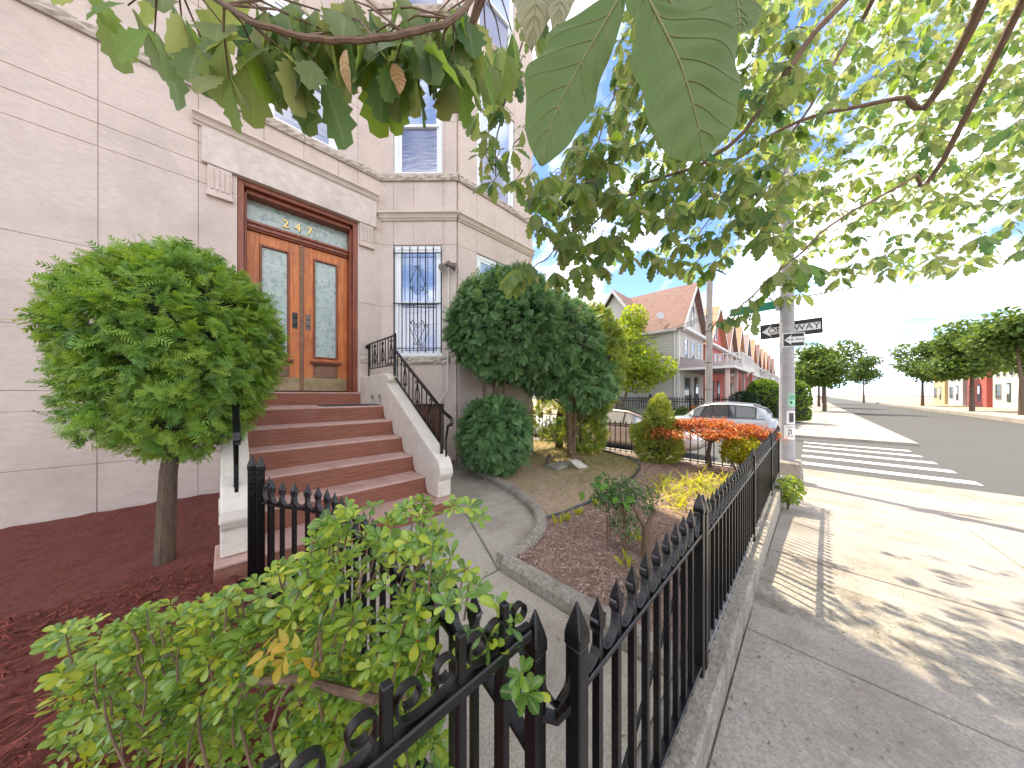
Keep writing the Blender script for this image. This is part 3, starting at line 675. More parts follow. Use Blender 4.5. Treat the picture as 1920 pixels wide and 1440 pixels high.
# ---- railings
def railing(xc, label):
    r = thing('stair_railing', label, 'railing', (xc,2.95,.6), 'iron railings on the stoop cheek walls')
    sd = (1,0,0)
    zt = lambda y: 1.10+(y-2.93)*.635; zb = lambda y: .755+(y-3.02)*.635
    m = MB(); m.strip([(xc,2.80,.955),(xc,2.765,.985),(xc,2.77,1.03),(xc,2.82,1.055),(xc,2.93,zt(2.93)),(xc,3.6,zt(3.6)),(xc,4.275,zt(4.275))], sd, .042, .022); m.build('handrail', 'iron', r, bevel=.004)
    m = MB(); m.strip([(xc,3.02,zb(3.02)),(xc,4.27,zb(4.27))], sd, .028, .012); m.build('lower_rail', 'iron', r)
    m = MB(); m.box(xc-.016,xc+.016,4.265,4.305,1.58,2.20); m.build('post', 'iron', r)
    m = MB(); m.box(xc-.014,xc+.014,2.965,2.993,.62,1.12); m.strip([(xc,2.88,.60),(xc,2.885,.8),(xc,2.84,.96)], sd, .022, .012); m.build('post', 'iron', r)
    m = MB(); m.box(xc-.012,xc+.012,4.31,5.42,2.165,2.185); m.lathe((xc,5.44,2.14),[(.01,-.02),(.04,0),(.04,.03),(.01,.05)],8,(0,1,0)); m.build('landing_rail', 'iron', r)
    m = MB(); m.box(xc-.010,xc+.010,4.31,5.42,1.735,1.75); m.build('lower_rail', 'iron', r)
    m = MB(); m.box(xc-.011,xc+.011,5.37,5.392,1.60,2.165); m.build('post', 'iron', r)
    def baluster(y, z0, z1, orn):
        b = MB(); b.box(xc-.006,xc+.006,y-.006,y+.006,z0,z1)
        if orn:
            zc = (z0+z1)/2
            for s in (1,-1):
                e = Vector((0,s,0)); ez = Vector((0,0,1)); c = Vector((xc,y,zc))
                b.strip([c+e*x+ez*z for x,z in ((.008,.13),(.02,.08),(.048,.02),(.060,-.03),(.050,-.08))], sd, .010, .009)
                b.strip(spiral(c+e*.032-ez*.095,.030,.011,.3,-4.2,12,e,ez), sd, .010, .009)
                b.strip(spiral(c+e*.030+ez*.15,.028,.010,3.3,-1.4,12,e,ez), sd, .010, .009)
        b.build('baluster', 'iron', r)
    for i in range(10):
        y = 3.09+i*.122; baluster(y, zb(y), zt(y), i%3 == 1)
    for i in range(9):
        y = 4.42+i*.112; baluster(y, 1.74, 2.17, i%3 == 0)
    return r
railing(SX1+.095, 'black wrought iron railing with scrolls on the right side of the stoop')
railing(SX0-.085, 'black iron railing on the left of the stoop beside the yew')
# ================================================================== iron fences
def picket_mesh(top, r=.0095, base=0.0, name='picket'):
    m = MB(); m.box(-r,r,-r,r,base,top-.085); s = r*1.45
    b = len(m.v)
    for (h, q) in ((top-.085,r),(top-.072,s),(top-.05,s)): m.v += [Vector((-q,-q,h)),Vector((q,-q,h)),Vector((q,q,h)),Vector((-q,q,h))]
    m.v.append(Vector((0,0,top)))
    for k in (0,4):
        for i in range(4): m.f.append([b+k+i,b+k+(i+1)%4,b+k+4+(i+1)%4,b+k+4+i])
    for i in range(4): m.f.append([b+8+i,b+8+(i+1)%4,b+12])
    me = m.mesh(name); me.materials.append(MAT['iron']); return me
def post_mesh(top, r=.019, base=0.0):
    m = MB(); m.box(-r,r,-r,r,base,top-.10); b = len(m.v); s = r*1.12
    for (h, q) in ((top-.10,s),(top-.075,s),(top-.06,r*.95)): m.v += [Vector((-q,-q,h)),Vector((q,-q,h)),Vector((q,q,h)),Vector((-q,q,h))]
    m.v.append(Vector((0,0,top))); m.f.append([b,b+3,b+2,b+1])
    for k in (0,4):
        for i in range(4): m.f.append([b+k+i,b+k+(i+1)%4,b+k+4+(i+1)%4,b+k+4+i])
    for i in range(4): m.f.append([b+8+i,b+8+(i+1)%4,b+12])
    me = m.mesh('post', bevel=.003); me.materials.append(MAT['iron']); return me
mat('iron_gloss', (.006,.006,.007), (.05,.05,.056), .17, 22, .35, 50, spec=.7)
def curl_mesh(gap, u=(1,0,0)):
    """the U of flat bar between two pickets, tips curling outwards"""
    u = Vector(u).normalized(); ez = Vector((0,0,1)); h = gap/2-.008; n = Vector((0,0,1)).cross(u)
    pts = [u*(-h*.62)+ez*.098, u*(-h*.86)+ez*.084, u*(-h)+ez*.064]+[u*(h*math.cos(a))+ez*(.045+.042*math.sin(a)) for a in [math.pi+k*math.pi/8 for k in range(9)]]+[u*h+ez*.064, u*(h*.86)+ez*.084, u*(h*.62)+ez*.098]
    m = MB(); m.strip(pts, n, .021, .006); me = m.mesh('curl', smooth=True); me.materials.append(MAT['iron_gloss']); return me
RAILZ, PT, POT = .655, .80, .85
fy = .362
# ---- gate, right-hand front fence
gate = thing('garden_gate', 'black iron gate of spear pickets with a diagonal brace, right of the azalea', 'gate', (.60,fy,0))
PM = picket_mesh(PT); POM = post_mesh(POT)
CM = curl_mesh(.100)
PM2 = picket_mesh(PT-.02, .0085)
def rail(par, x0, x1, z, w=.03, h=.014, y=fy, mt='iron'):
    m = MB(); m.box(x0,x1,y-w/2,y+w/2,z-h/2,z+h/2); return m.build('rail', mt, par, bevel=.003)
A_x, P2x = .556, 1.625
inst('post', POM, gate, (A_x,fy,0)); inst('post', POM, gate, (P2x-.05,fy,0))
rail(gate, A_x+.019, P2x-.069, RAILZ, .032, .014); rail(gate, A_x+.019, P2x-.069, .05, .032, .014)
gx = [A_x+.09+i*.0985 for i in range(9)]
for x in gx: inst('picket', PM, gate, (x,fy,.01))
for a, b in zip([A_x+.0]+gx, gx+[P2x-.05]): inst('curl', CM, gate, ((a+b)/2,fy,RAILZ+.01))
m = MB(); m.strip([(A_x+.05,fy+.022,.06),(P2x-.10,fy+.022,RAILZ-.03)], (0,1,0), .008, .022); m.build('brace', 'iron', gate)
ff = thing('iron_fence', 'long black spear picket fence on a concrete kerb beside the pavement', 'fence', (P2x,fy,0))
posts = [P2x+.012, 3.36, 5.05, 6.30]
FPM = post_mesh(POT+.0, .020)
for x in posts: inst('post', FPM, ff, (x,fy,-.02))
for a, b in zip(posts[:-1], posts[1:]):
    rail(ff, a+.024, b-.024, RAILZ-.03, .032, .014); rail(ff, a+.024, b-.024, .055, .030, .014, mt='iron_worn')
    n = int((b-a)/.0985); st = (b-a)/n
    for i in range(1, n): inst('picket', PM2, ff, (a+i*st,fy,.01))
    for i in range(n): inst('curl', CM, ff, (a+(i+.5)*st,fy,RAILZ-.022))
rf = thing('iron_fence', 'black iron fence along the back of the garden before the brown car', 'fence', (6.30,.5,0))
RPM = picket_mesh(PT-.06, .008); RPO = post_mesh(POT, .02)
rfx = 6.31; ys = [fy+.11+i*.125 for i in range(58)]
for i, y in enumerate(ys):
    if i % 14 == 13: inst('post', RPO, rf, (rfx,y,-.02))
    else: inst('picket', RPM, rf, (rfx,y,-.01))
for z in (.05,.60):
    m = MB(); m.box(rfx-.014,rfx+.014,fy+.03,ys[-1],z-.007,z+.007); m.build('rail', 'iron', rf)
# ---- corner post, left fence along the walkway
lf = thing('iron_fence', 'black spear picket fence curving from the gate to the left newel of the stoop', 'fence', (.48,.42,0))
Bp = Vector((.488,.425,0)); BPM = post_mesh(POT-.015, .018); inst('post', BPM, lf, Bp)
path = smoothline([(.488,.425),(.475,.9),(.455,1.4),(.425,1.86),(.36,2.10),(.27,2.25),(.195,2.42),(.165,2.56)], 8)
def along(path, step, start=.1):
    out = []; acc = -start
    for a, b in zip(path[:-1], path[1:]):
        L = (b-a).length; t = -acc if acc < 0 else step-acc
        pos = (-acc if acc < 0 else step-acc)
        while pos <= L:
            out.append((a+(b-a)*(pos/L), (b-a).normalized())); pos += step
        acc = L-(pos-step)
    return out
LZ = RAILZ-.045
m = MB(); m.strip([p+Vector((0,0,LZ-(.10*max(0,1-i/6.) if i < 6 else 0)-(.05*max(0,(i-len(path)+8)/8)))) for i, p in enumerate(path)], (0,0,1), .012, .032); m.build('rail', 'iron', lf)
m = MB(); m.strip([p+Vector((0,0,.05)) for p in path], (0,0,1), .012, .03); m.build('rail', 'iron', lf)
LPM = picket_mesh(PT-.035)
pk = along(path, .0995, .115)
for p, t in pk[:-1]: inst('picket', LPM, lf, p, Matrix.Rotation(math.atan2(t.y,t.x),3,'Z'))
mid = along(path, .0995, .165)
for p, t in mid[:-1]: inst('curl', CM, lf, p+Vector((0,0,LZ+.008)), Matrix.Rotation(math.atan2(t.y,t.x),3,'Z'))
LPO = post_mesh(.90, .022)
for p in ((.165,2.56,0),(.125,2.62,0),(.205,2.50,0)): inst('post', LPO if p[1] > 2.55 else LPM, lf, p)
# links between corner post and gate post
m = MB(); c = (Bp+Vector((A_x,fy,0)))/2; d = (Vector((A_x,fy,0))-Bp).normalized()
m.strip([Bp+Vector((0,0,.60)), c+Vector((0,0,.585)), Vector((A_x,fy,.63))], d.cross(Vector((0,0,1))), .022, .014)
m.strip([c-d*.03+Vector((0,0,.68)), c-d*.022+Vector((0,0,.64)), c+Vector((0,0,.612)), c+d*.022+Vector((0,0,.645)), c+d*.034+Vector((0,0,.70))], d.cross(Vector((0,0,1))), .018, .007)
m.build('hinge_link', 'iron', lf, smooth=True)
# ---- front-left fence with scrolls on top
sf = thing('scroll_fence', 'black iron fence topped with scrolls in front of the azalea', 'fence', (.2,.425,0))
sy, sz = .425, .792
m = MB(); m.box(-2.5,.464,sy-.014,sy+.014,sz-.012,sz+.010); m.build('rail', 'iron', sf, bevel=.003)
m = MB(); m.box(-2.5,.464,sy-.012,sy+.012,.05,.066); m.build('rail', 'iron', sf)
bm_ = MB(); bm_.box(-.008,.008,-.008,.008,.0,sz+.095); SB = bm_.mesh('bar', bevel=.002); SB.materials.append(MAT['iron'])
sc = MB()
for s in (1,-1):
    e = Vector((s,0,0)); ez = Vector((0,0,1))
    q = [Vector((s*.064,0,.003)), Vector((s*.042,0,.004)), Vector((s*.024,0,.010)), Vector((s*.0145,0,.024))]
    sc.strip(q+spiral((s*.034,0,.042),.0205,.014,3.0,-2.2,18,e,ez), (0,1,0), .014, .004)
SCM = sc.mesh('scroll', smooth=True); SCM.materials.append(MAT['iron'])
xb = [.292-.128*i for i in range(20)]
for i, x in enumerate(xb):
    inst('bar', SB, sf, (x,sy,0)); inst('scroll', SCM, sf, (x,sy,sz+.012))
inst('bar', SB, sf, (.395,sy,0)); inst('scroll', SCM, sf, (.402,sy,sz+.012))
# ================================================================== plants
V3 = Vector
def fol(name, v, f, r, material, parent):
    org = np.array(wloc(parent)) if parent is not None else 0
    return link(name, np_mesh(name, np.asarray(v)-org, f, r), material, parent)
def sph(n): 
    a = RNG.normal(size=(n,3)); return a/np.linalg.norm(a, axis=1, keepdims=True)
# ---- needle spray (yew, spruce): a twig with paired needles
def spray(pairs=5, nl=.42, nw=.12, droop=.12):
    v, f = [], []
    for i in range(pairs):
        x = .12+.78*i/(pairs-1); L = nl*(1-.45*i/(pairs-1))
        for s in (1,-1):
            b = len(v); z = -droop*x*x
            v += [(x-nw*.5,0,z),(x+nw*.5,0,z),(x+L*.55+nw*.3,s*L*.8,z-.05),(x+L*.55-nw*.3,s*L*.8,z-.05)]; f.append((b,b+1,b+2,b+3))
    b = len(v); v += [(0,-.02,0),(1.05,-.012,-droop),(1.05,.012,-droop),(0,.02,0)]; f.append((b,b+1,b+2,b+3))
    return v, f
SPR = spray()
leafmat('yew', [(.07,.155,.06),(.11,.225,.08),(.155,.29,.10),(.085,.18,.065)], .45, .2, .5)
leafmat('yew_tip', [(.11,.22,.06),(.15,.26,.065),(.19,.29,.07)], .5, .2, .4)
leafmat('yew_light', [(.11,.24,.05),(.18,.33,.055),(.26,.38,.06),(.085,.18,.045)], .5, .3, .4)
leafmat('cedar', [(.12,.20,.055),(.18,.27,.06),(.25,.31,.06),(.30,.33,.055)], .55, .3, .3)
leafmat('dwarf_spruce', [(.19,.26,.045),(.27,.33,.055),(.36,.38,.06),(.12,.18,.045)], .55, .25, .3)
def blob_surface(n, c, rad, lump=.12, seed=0, zcut=None, power=2.0, fill=.25):
    """points and outward normals on a lumpy ellipsoid, some a little inside"""
    d = sph(n); rr = np.random.default_rng(seed); K = rr.normal(size=(7,3))*3.2; ph = rr.uniform(0,6,7)
    bump = sum(np.sin(d@K[i]+ph[i]) for i in range(7))/7
    r = 1+lump*bump-fill*RNG.random(n)**2.2
    p = d*r[:,None]*np.array(rad)+np.array(c); nrm = d/np.array(rad); nrm /= np.linalg.norm(nrm,axis=1,keepdims=True)
    if zcut is not None: k = p[:,2] > zcut; p, nrm = p[k], nrm[k]
    return p, nrm
def conifer(name, label, cat, base, blobs, trunks, size=.11, droop=.55, mt='yew', barkm='bark', tip=None, group=None, seed=1, upb=0.0):
    t = thing(name, label, cat, base, group)
    for tr in trunks:
        pts, r0, r1 = tr; m = MB(); n = len(pts); m.tube(pts, [r0+(r1-r0)*i/(n-1) for i in range(n)], 9); m.build('trunk', barkm, t, smooth=True)
    vs_, fs_, rs_ = [], [], []; off = 0
    for bi, (c, rad, n) in enumerate(blobs):
        K = 9; p0, n0 = blob_surface(n//K, c, rad, .10, seed+bi, fill=.26)
        a0 = n0+np.array((0,0,-droop+upb))+RNG.normal(size=n0.shape)*.6; a0 /= np.linalg.norm(a0,axis=1,keepdims=True)
        p = np.repeat(p0,K,axis=0); nr = np.repeat(n0,K,axis=0); a0 = np.repeat(a0,K,axis=0); u = RNG.random(len(p))
        p = p+a0*(u*size*1.1-size*.9)[:,None]+RNG.normal(size=p.shape)*size*.16
        ax = a0+RNG.normal(size=nr.shape)*.42
        r0 = np.clip(np.repeat(RNG.random(len(p0)),K)*.8+RNG.random(len(p))*.2, 0, .999)
        v, f, r = scatter(SPR[0], SPR[1], frames(ax, nr+np.array((0,0,.8)), RNG.uniform(.55,1.2,len(p))*size*(1.15-.45*u)*np.repeat(np.where(RNG.random(len(p0)) < .12, 1.5, 1.0),K), .35), p, r0)
        vs_.append(v); fs_.append(f+off); rs_.append(r); off += len(v)
    fol('crown', np.concatenate(vs_), np.concatenate(fs_), np.concatenate(rs_), mt, t)
    if tip:
        p, nr = blob_surface(tip, blobs[0][0], blobs[0][1], .10, seed, fill=.02); k = p[:,2] > blobs[0][0][2]+.25*blobs[0][1][2]; p, nr = p[k], nr[k]
        ax = nr+np.array((0,0,.4))+RNG.normal(size=nr.shape)*.6
        v, f, r = scatter(SPR[0], SPR[1], frames(ax, nr, RNG.uniform(.6,1.3,len(p))*size, .4), p); fol('new_growth', v, f, r, 'yew_tip' if mt == 'yew' else mt, t)
    # dark core so that the crown is not see-through in its middle
    return t
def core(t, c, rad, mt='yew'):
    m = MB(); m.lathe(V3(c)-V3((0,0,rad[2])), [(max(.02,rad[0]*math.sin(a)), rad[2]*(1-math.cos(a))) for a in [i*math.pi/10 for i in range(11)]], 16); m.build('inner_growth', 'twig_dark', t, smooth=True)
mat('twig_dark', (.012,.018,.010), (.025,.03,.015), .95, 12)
# clipped yew at the bay: ball on ball
yb = V3((3.12,3.60,.02))
yw = conifer('clipped_yew', 'dark green yew clipped into a large ball above a smaller ball by the bay', 'tree', yb,
        [((3.29,3.53,2.36),(.90,.90,.86),17000),((3.42,3.50,2.80),(.66,.66,.62),6500),((3.10,3.56,.66),(.58,.58,.60),8500)],
        [([(3.10,3.60,0),(3.12,3.62,.7),(3.16,3.60,1.4),(3.1,3.6,2.2)],.07,.05),([(3.16,3.55,.3),(3.22,3.5,1.2),(3.3,3.45,2.0)],.045,.03),([(3.02,3.62,.5),(2.98,3.66,1.3),(2.9,3.7,2.0)],.04,.03)], .105, .6, 'yew', tip=900, seed=3)
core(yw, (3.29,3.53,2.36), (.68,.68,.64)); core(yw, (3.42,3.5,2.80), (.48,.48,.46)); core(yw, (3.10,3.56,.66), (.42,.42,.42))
y2b = V3((5.02,3.42,.02))
y2 = conifer('clipped_yew', 'second clipped yew with bare reddish stems, behind the ball shaped one', 'tree', y2b,
        [((4.55,3.52,2.24),(.95,.9,1.02),15000),((4.95,3.1,1.55),(.75,.6,.55),3500)],
        [([(5.0,3.42,0),(4.98,3.42,.6),(4.9,3.42,1.4),(4.7,3.42,2.2)],.06,.04),([(5.07,3.40,0),(5.08,3.36,.6),(5.0,3.3,1.3),(4.95,3.2,2.0)],.05,.03),([(5.05,3.46,0),(5.15,3.4,.7),(5.3,3.3,1.3)],.035,.02),([(4.95,3.38,.3),(5.2,3.2,.9),(5.4,3.0,1.2)],.022,.012),
         ([(4.9,3.42,1.0),(4.5,3.5,1.25),(4.1,3.5,1.4)],.02,.01),([(5.0,3.35,.9),(4.6,3.1,1.2),(4.4,3.0,1.5)],.018,.008)], .105, .5, 'yew', 'bark_red', tip=350, seed=14)
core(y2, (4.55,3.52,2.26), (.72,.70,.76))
y3 = conifer('cedar_tree', 'light green feathery evergreen at the right end of the yews', 'tree', (5.75,4.25,.02),
        [((5.62,3.22,2.02),(.58,.62,1.2),10000),((5.6,3.3,1.3),(.6,.5,.6),2500),((5.75,3.55,.42),(.48,.5,.46),3000),((5.35,4.2,.75),(.5,.5,.55),1800)],
        [([(5.75,4.25,0),(5.75,4.22,.8),(5.65,4.0,1.6),(5.55,3.8,2.6)],.10,.05),([(5.82,3.7,0),(5.8,3.7,.9),(5.7,3.7,1.7)],.03,.02)], .10, .1, 'cedar', 'bark', seed=25, upb=.5)
core(y3, (5.62,3.25,2.05), (.36,.40,.85))
# yew beside the left of the stoop
yl = conifer('yew_bush', 'bright green rounded yew left of the front door', 'bush', (-.34,3.5,.02),
        [((-.23,3.46,1.72),(.59,.59,.70),17000),((-.28,3.49,1.30),(.52,.52,.48),5000)], [([(-.34,3.5,0),(-.32,3.5,.7),(-.22,3.44,1.5)],.06,.04)], .075, .2, 'yew_light', tip=700, seed=31)
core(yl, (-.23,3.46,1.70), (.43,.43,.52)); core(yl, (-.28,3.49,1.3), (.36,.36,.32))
# dwarf spruce
sp_c = V3((5.80,1.98,.02)); dsp = thing('dwarf_spruce', 'yellow green cone shaped dwarf spruce between the cars and the lawn', 'shrub', sp_c)
m = MB(); m.tube([sp_c, sp_c+V3((0,0,.9))], [.05,.02], 7); m.build('trunk', 'bark', dsp, smooth=True)
vs_, fs_, rs_ = [], [], []; off = 0
for (dx,dy,z,r,rz,n) in ((0,0,.28,.38,.30,2600),(.06,.02,.56,.36,.30,2200),(0,0,.82,.25,.30,1500),(.0,.0,1.05,.14,.24,900),(-.18,.26,.50,.17,.14,600),(-.12,.33,.62,.14,.10,400)):
    p, nr = blob_surface(n, (sp_c.x+dx,sp_c.y+dy,z), (r,r,rz), .22, int(z*77)); ax = nr+np.array((0,0,.25))+RNG.normal(size=nr.shape)*.4
    v, f, r_ = scatter(SPR[0], SPR[1], frames(ax, nr+np.array((0,0,.5)), RNG.uniform(.6,1.2,len(p))*.065, .3), p); vs_.append(v); fs_.append(f+off); rs_.append(r_); off += len(v)
fol('foliage', np.concatenate(vs_), np.concatenate(fs_), np.concatenate(rs_), 'dwarf_spruce', dsp)
core(dsp, (sp_c.x,sp_c.y,.5), (.26,.26,.42))
# ---- broad leaf shapes
def leaf_oval(n=4, w=.36, fold=.10, curl=.10):
    v, f = [], []
    for i in range(n+1):
        t = i/n; ww = w*math.sin(math.pi*min(1,(.04+.96*t))**.85)*(1 if 0 < i < n else .12); z = -curl*t*t
        v += [(t,-ww,z+fold*ww),(t,0,z),(t,ww,z+fold*ww)]
    for i in range(n):
        a = 3*i; f += [(a,a+1,a+4,a+3),(a+1,a+2,a+5,a+4)]
    return v, f
def leaf_obov(n=5, fold=.20, curl=.16):
    v, f = [], []; W = [.02,.10,.19,.245,.20,.03]
    for i in range(n+1):
        t = [0,.22,.45,.68,.90,1.0][i]; z = -curl*t*t; v += [(t,-W[i],z+fold*W[i]),(t,0,z),(t,W[i],z+fold*W[i])]
    for i in range(n): a = 3*i; f += [(a,a+1,a+4,a+3),(a+1,a+2,a+5,a+4)]
    return v, f
OVAL = leaf_oval()
LANCE = leaf_oval(3, .14, .3, .25)
def cloud_leaves(name, c, rad, n, size, cols_mt, parent, shape=OVAL, lump=.2, seed=0, droop=.2, fill=.6, up=.6):
    p, nr = blob_surface(n, c, rad, lump, seed, fill=fill); ax = nr*.5+np.array((0,0,-droop))+RNG.normal(size=nr.shape)*.6
    v, f, r = scatter(shape[0], shape[1], frames(ax, nr*.6+np.array((0,0,up)), RNG.uniform(.65,1.3,len(p))*size, .5), p)
    return fol(name, v, f, r, cols_mt, parent)
# Japanese maple
leafmat('maple', [(.34,.085,.03),(.40,.13,.035),(.44,.20,.045),(.30,.065,.04),(.38,.16,.04),(.42,.26,.05)], .6, .25)
mb = V3((5.98,1.22,.03)); mp_ = thing('japanese_maple', 'low orange red Japanese maple with a spreading flat crown', 'tree', mb)
m = MB(); m.tube([mb, mb+V3((.0,.02,.25)), mb+V3((-.02,-.02,.5))], [.045,.034,.028], 8); m.build('trunk', 'bark', mp_, smooth=True)
for k in range(9):
    a = k*.7; e = mb+V3((math.cos(a)*.5,math.sin(a)*.62,.66+.1*random.random())); m = MB(); m.tube([mb+V3((-.02,-.02,.45)), mb+V3((math.cos(a)*.2,math.sin(a)*.25,.60)), e], [.02,.012,.005], 5); m.build('branch', 'bark', mp_)
vs_, fs_, rs_ = [], [], []; off = 0
for k in range(60):
    a = random.uniform(0,6.283); q = math.sqrt(random.random()); c = mb+V3((math.cos(a)*q*.66,math.sin(a)*q*.92,.79-.20*q*q+random.uniform(-.04,.05)))
    n = 90; ax = sph(n); ax[:,2] = ax[:,2]*.35-.25; p = np.array(c)+RNG.normal(size=(n,3))*np.array((.09,.09,.03))
    v, f, r = scatter(LANCE[0], LANCE[1], frames(ax, np.tile((0,0,1.),(n,1)), RNG.uniform(.05,.09,n), .4), p); vs_.append(v); fs_.append(f+off); rs_.append(r); off += len(v)
fol('crown', np.concatenate(vs_), np.concatenate(fs_), np.concatenate(rs_), 'maple', mp_)
# yellow bush in the fence corner
leafmat('golden', [(.22,.24,.02),(.30,.30,.025),(.16,.20,.025),(.36,.33,.03)], .5, .4)
gb = thing('golden_bush', 'bright yellow green bush under the maple by the fence corner', 'bush', (5.70,.76,.03))
m = MB()
for k in range(10): a = k*.63; m.tube([(5.70,.76,.02),(5.70+.12*math.cos(a),.76+.10*math.sin(a),.2),(5.70+.26*math.cos(a),.76+.2*math.sin(a),.45)], [.01,.007,.003], 5)
m.build('stem', 'twig', gb)
for (c, r, n) in (((5.72,.80,.50),(.34,.28,.20),1400),((5.66,.62,.40),(.26,.2,.2),700),((5.85,1.0,.42),(.25,.25,.2),600)):
    pass
vs_, fs_, rs_ = [], [], []; off = 0
for (c, r, n) in (((5.72,.74,.46),(.34,.24,.20),1500),((5.60,.58,.36),(.26,.16,.2),800),((5.88,.88,.38),(.2,.18,.18),500)):
    p, nr = blob_surface(n, c, r, .25, 5, fill=.5); ax = nr+RNG.normal(size=nr.shape)*.5
    v, f, rr_ = scatter(OVAL[0], OVAL[1], frames(ax, nr+np.array((0,0,.6)), RNG.uniform(.03,.055,len(p)), .4), p); vs_.append(v); fs_.append(f+off); rs_.append(rr_); off += len(v)
fol('foliage', np.concatenate(vs_), np.concatenate(fs_), np.concatenate(rs_), 'golden', gb)
# daylily-like clumps in the sunny mulch
leafmat('lily', [(.28,.32,.035),(.40,.40,.045),(.20,.26,.035)], .5, .4)
LILY = ['strap leaved yellow clump %s' % q for q in ('nearest to the pruned shrub, in the middle of the bed','just behind the clump nearest the shrub','in the bed close to the middle of the fence','in front of the orange maple','by the fence under the golden bush','at the edging of the lawn side','closest to the iron fence post','at the foot of the golden bush')]
for k, (x, y, s) in enumerate(((3.75,1.0,1),(4.1,1.25,1.1),(4.35,.85,1.2),(4.7,1.1,1.2),(4.95,.72,1.0),(4.5,1.45,.8),(3.4,.72,.8),(5.15,1.0,1.0))):
    t = thing('lily_clump', LILY[k], 'plant', (x,y,.03), 'lily clumps in the sunlit bed')
    n = 48; ax = RNG.normal(size=(n,3))*.7; ax[:,2] = RNG.uniform(.5,1.2,n); p = np.array((x,y,.03))+RNG.normal(size=(n,3))*np.array((.12,.12,0))
    v, f, r = scatter(leaf_oval(4,.05,.3,.45)[0], leaf_oval(4,.05,.3,.45)[1], frames(ax, np.tile((0,0,1.),(n,1)), RNG.uniform(.12,.26,n)*s, .3), p)
    fol('leaves', v, f, r, 'lily', t)
# small weeds along the walk edging
WEED = ['small weed %s' % q for q in ('second along the black edging from the kerb','third along the black edging','at the kerb end of the black edging','farthest along the black edging','left of the pruned shrub','just behind the pruned shrub')]
for (x, y) in ((2.42,1.70),(2.62,1.68),(2.30,1.72),(3.0,1.72),(2.12,.95),(2.55,1.05)):
    t = thing('weed', WEED.pop(0), 'plant', (x,y,.04), 'weeds in the mulch')
    n = 9; ax = RNG.normal(size=(n,3))*.4; ax[:,2] = 1; v, f, r = scatter(LANCE[0], LANCE[1], frames(ax, RNG.normal(size=(n,3)), RNG.uniform(.05,.12,n)), np.tile((x,y,.04),(n,1))+RNG.normal(size=(n,3))*np.array((.02,.02,0)))
    fol('leaves', v, f, r, 'lily', t)
# cut-back shrub in the mulch
leafmat('boxwood', [(.05,.11,.035),(.08,.16,.045),(.11,.20,.05),(.035,.08,.035)], .35, .25, .5)
leafmat('broad', [(.10,.24,.035),(.13,.28,.045),(.08,.19,.03)], .35, .35, .5)
cs = V3((2.36,.90,.03)); ct = thing('pruned_shrub', 'cut back shrub with sawn stump and leafy shoots in the mulch', 'shrub', cs)
m = MB(); m.tube([cs, cs+V3((.0,.0,.12)), cs+V3((.02,.015,.24))], [.045,.034,.028], 9); m.tube([cs+V3((.02,.01,.20)), cs+V3((.10,-.02,.34))], [.022,.019], 8); m.tube([cs+V3((.02,.01,.20)), cs+V3((-.02,.07,.34)), cs+V3((-.02,.16,.46))], [.02,.016,.010], 8); m.build('trunk', 'bark_red', ct, smooth=True)
vs_, fs_, rs_ = [], [], []; off = 0
for (c, r, n, s) in (((2.36,1.06,.50),(.13,.12,.10),420,.022),((2.30,1.20,.46),(.13,.12,.14),380,.026),((2.45,.92,.44),(.09,.09,.10),260,.020),((2.28,1.04,.26),(.12,.12,.10),240,.020),((2.42,1.12,.28),(.12,.10,.09),240,.018)):
    p, nr = blob_surface(n, c, r, .25, int(c[0]*100), fill=.7); ax = nr+RNG.normal(size=nr.shape)*.6
    v, f, rr_ = scatter(OVAL[0], OVAL[1], frames(ax, nr+np.array((0,0,.6)), RNG.uniform(.7,1.4,len(p))*s, .4), p); vs_.append(v); fs_.append(f+off); rs_.append(rr_); off += len(v)
fol('foliage', np.concatenate(vs_), np.concatenate(fs_), np.concatenate(rs_), 'boxwood', ct)
n = 16; p = np.array((2.34,1.14,.50))+RNG.normal(size=(n,3))*np.array((.10,.12,.06)); ax = RNG.normal(size=(n,3))
bl = leaf_oval(5,.40); blm = np_mesh('leaf', np.array(bl[0]), np.array(bl[1])); blm.materials.append(MAT['broad']); fm = frames(ax, np.tile((-.3,-.3,1.),(n,1)), RNG.uniform(.06,.10,n), .3)
for i in range(n): inst('leaf', blm, ct, V3(p[i]), Matrix([list(q) for q in fm[i]]))
m = MB()
for k in range(9): x = 2.26+random.uniform(-.07,.07); y = 1.10+random.uniform(-.08,.08); m.tube([(x,y,.02),(x+random.uniform(-.03,.03),y,.25),(x+random.uniform(-.05,.05),y+.02,.42)], .004, 5)
m.build('stem', 'twig', ct)
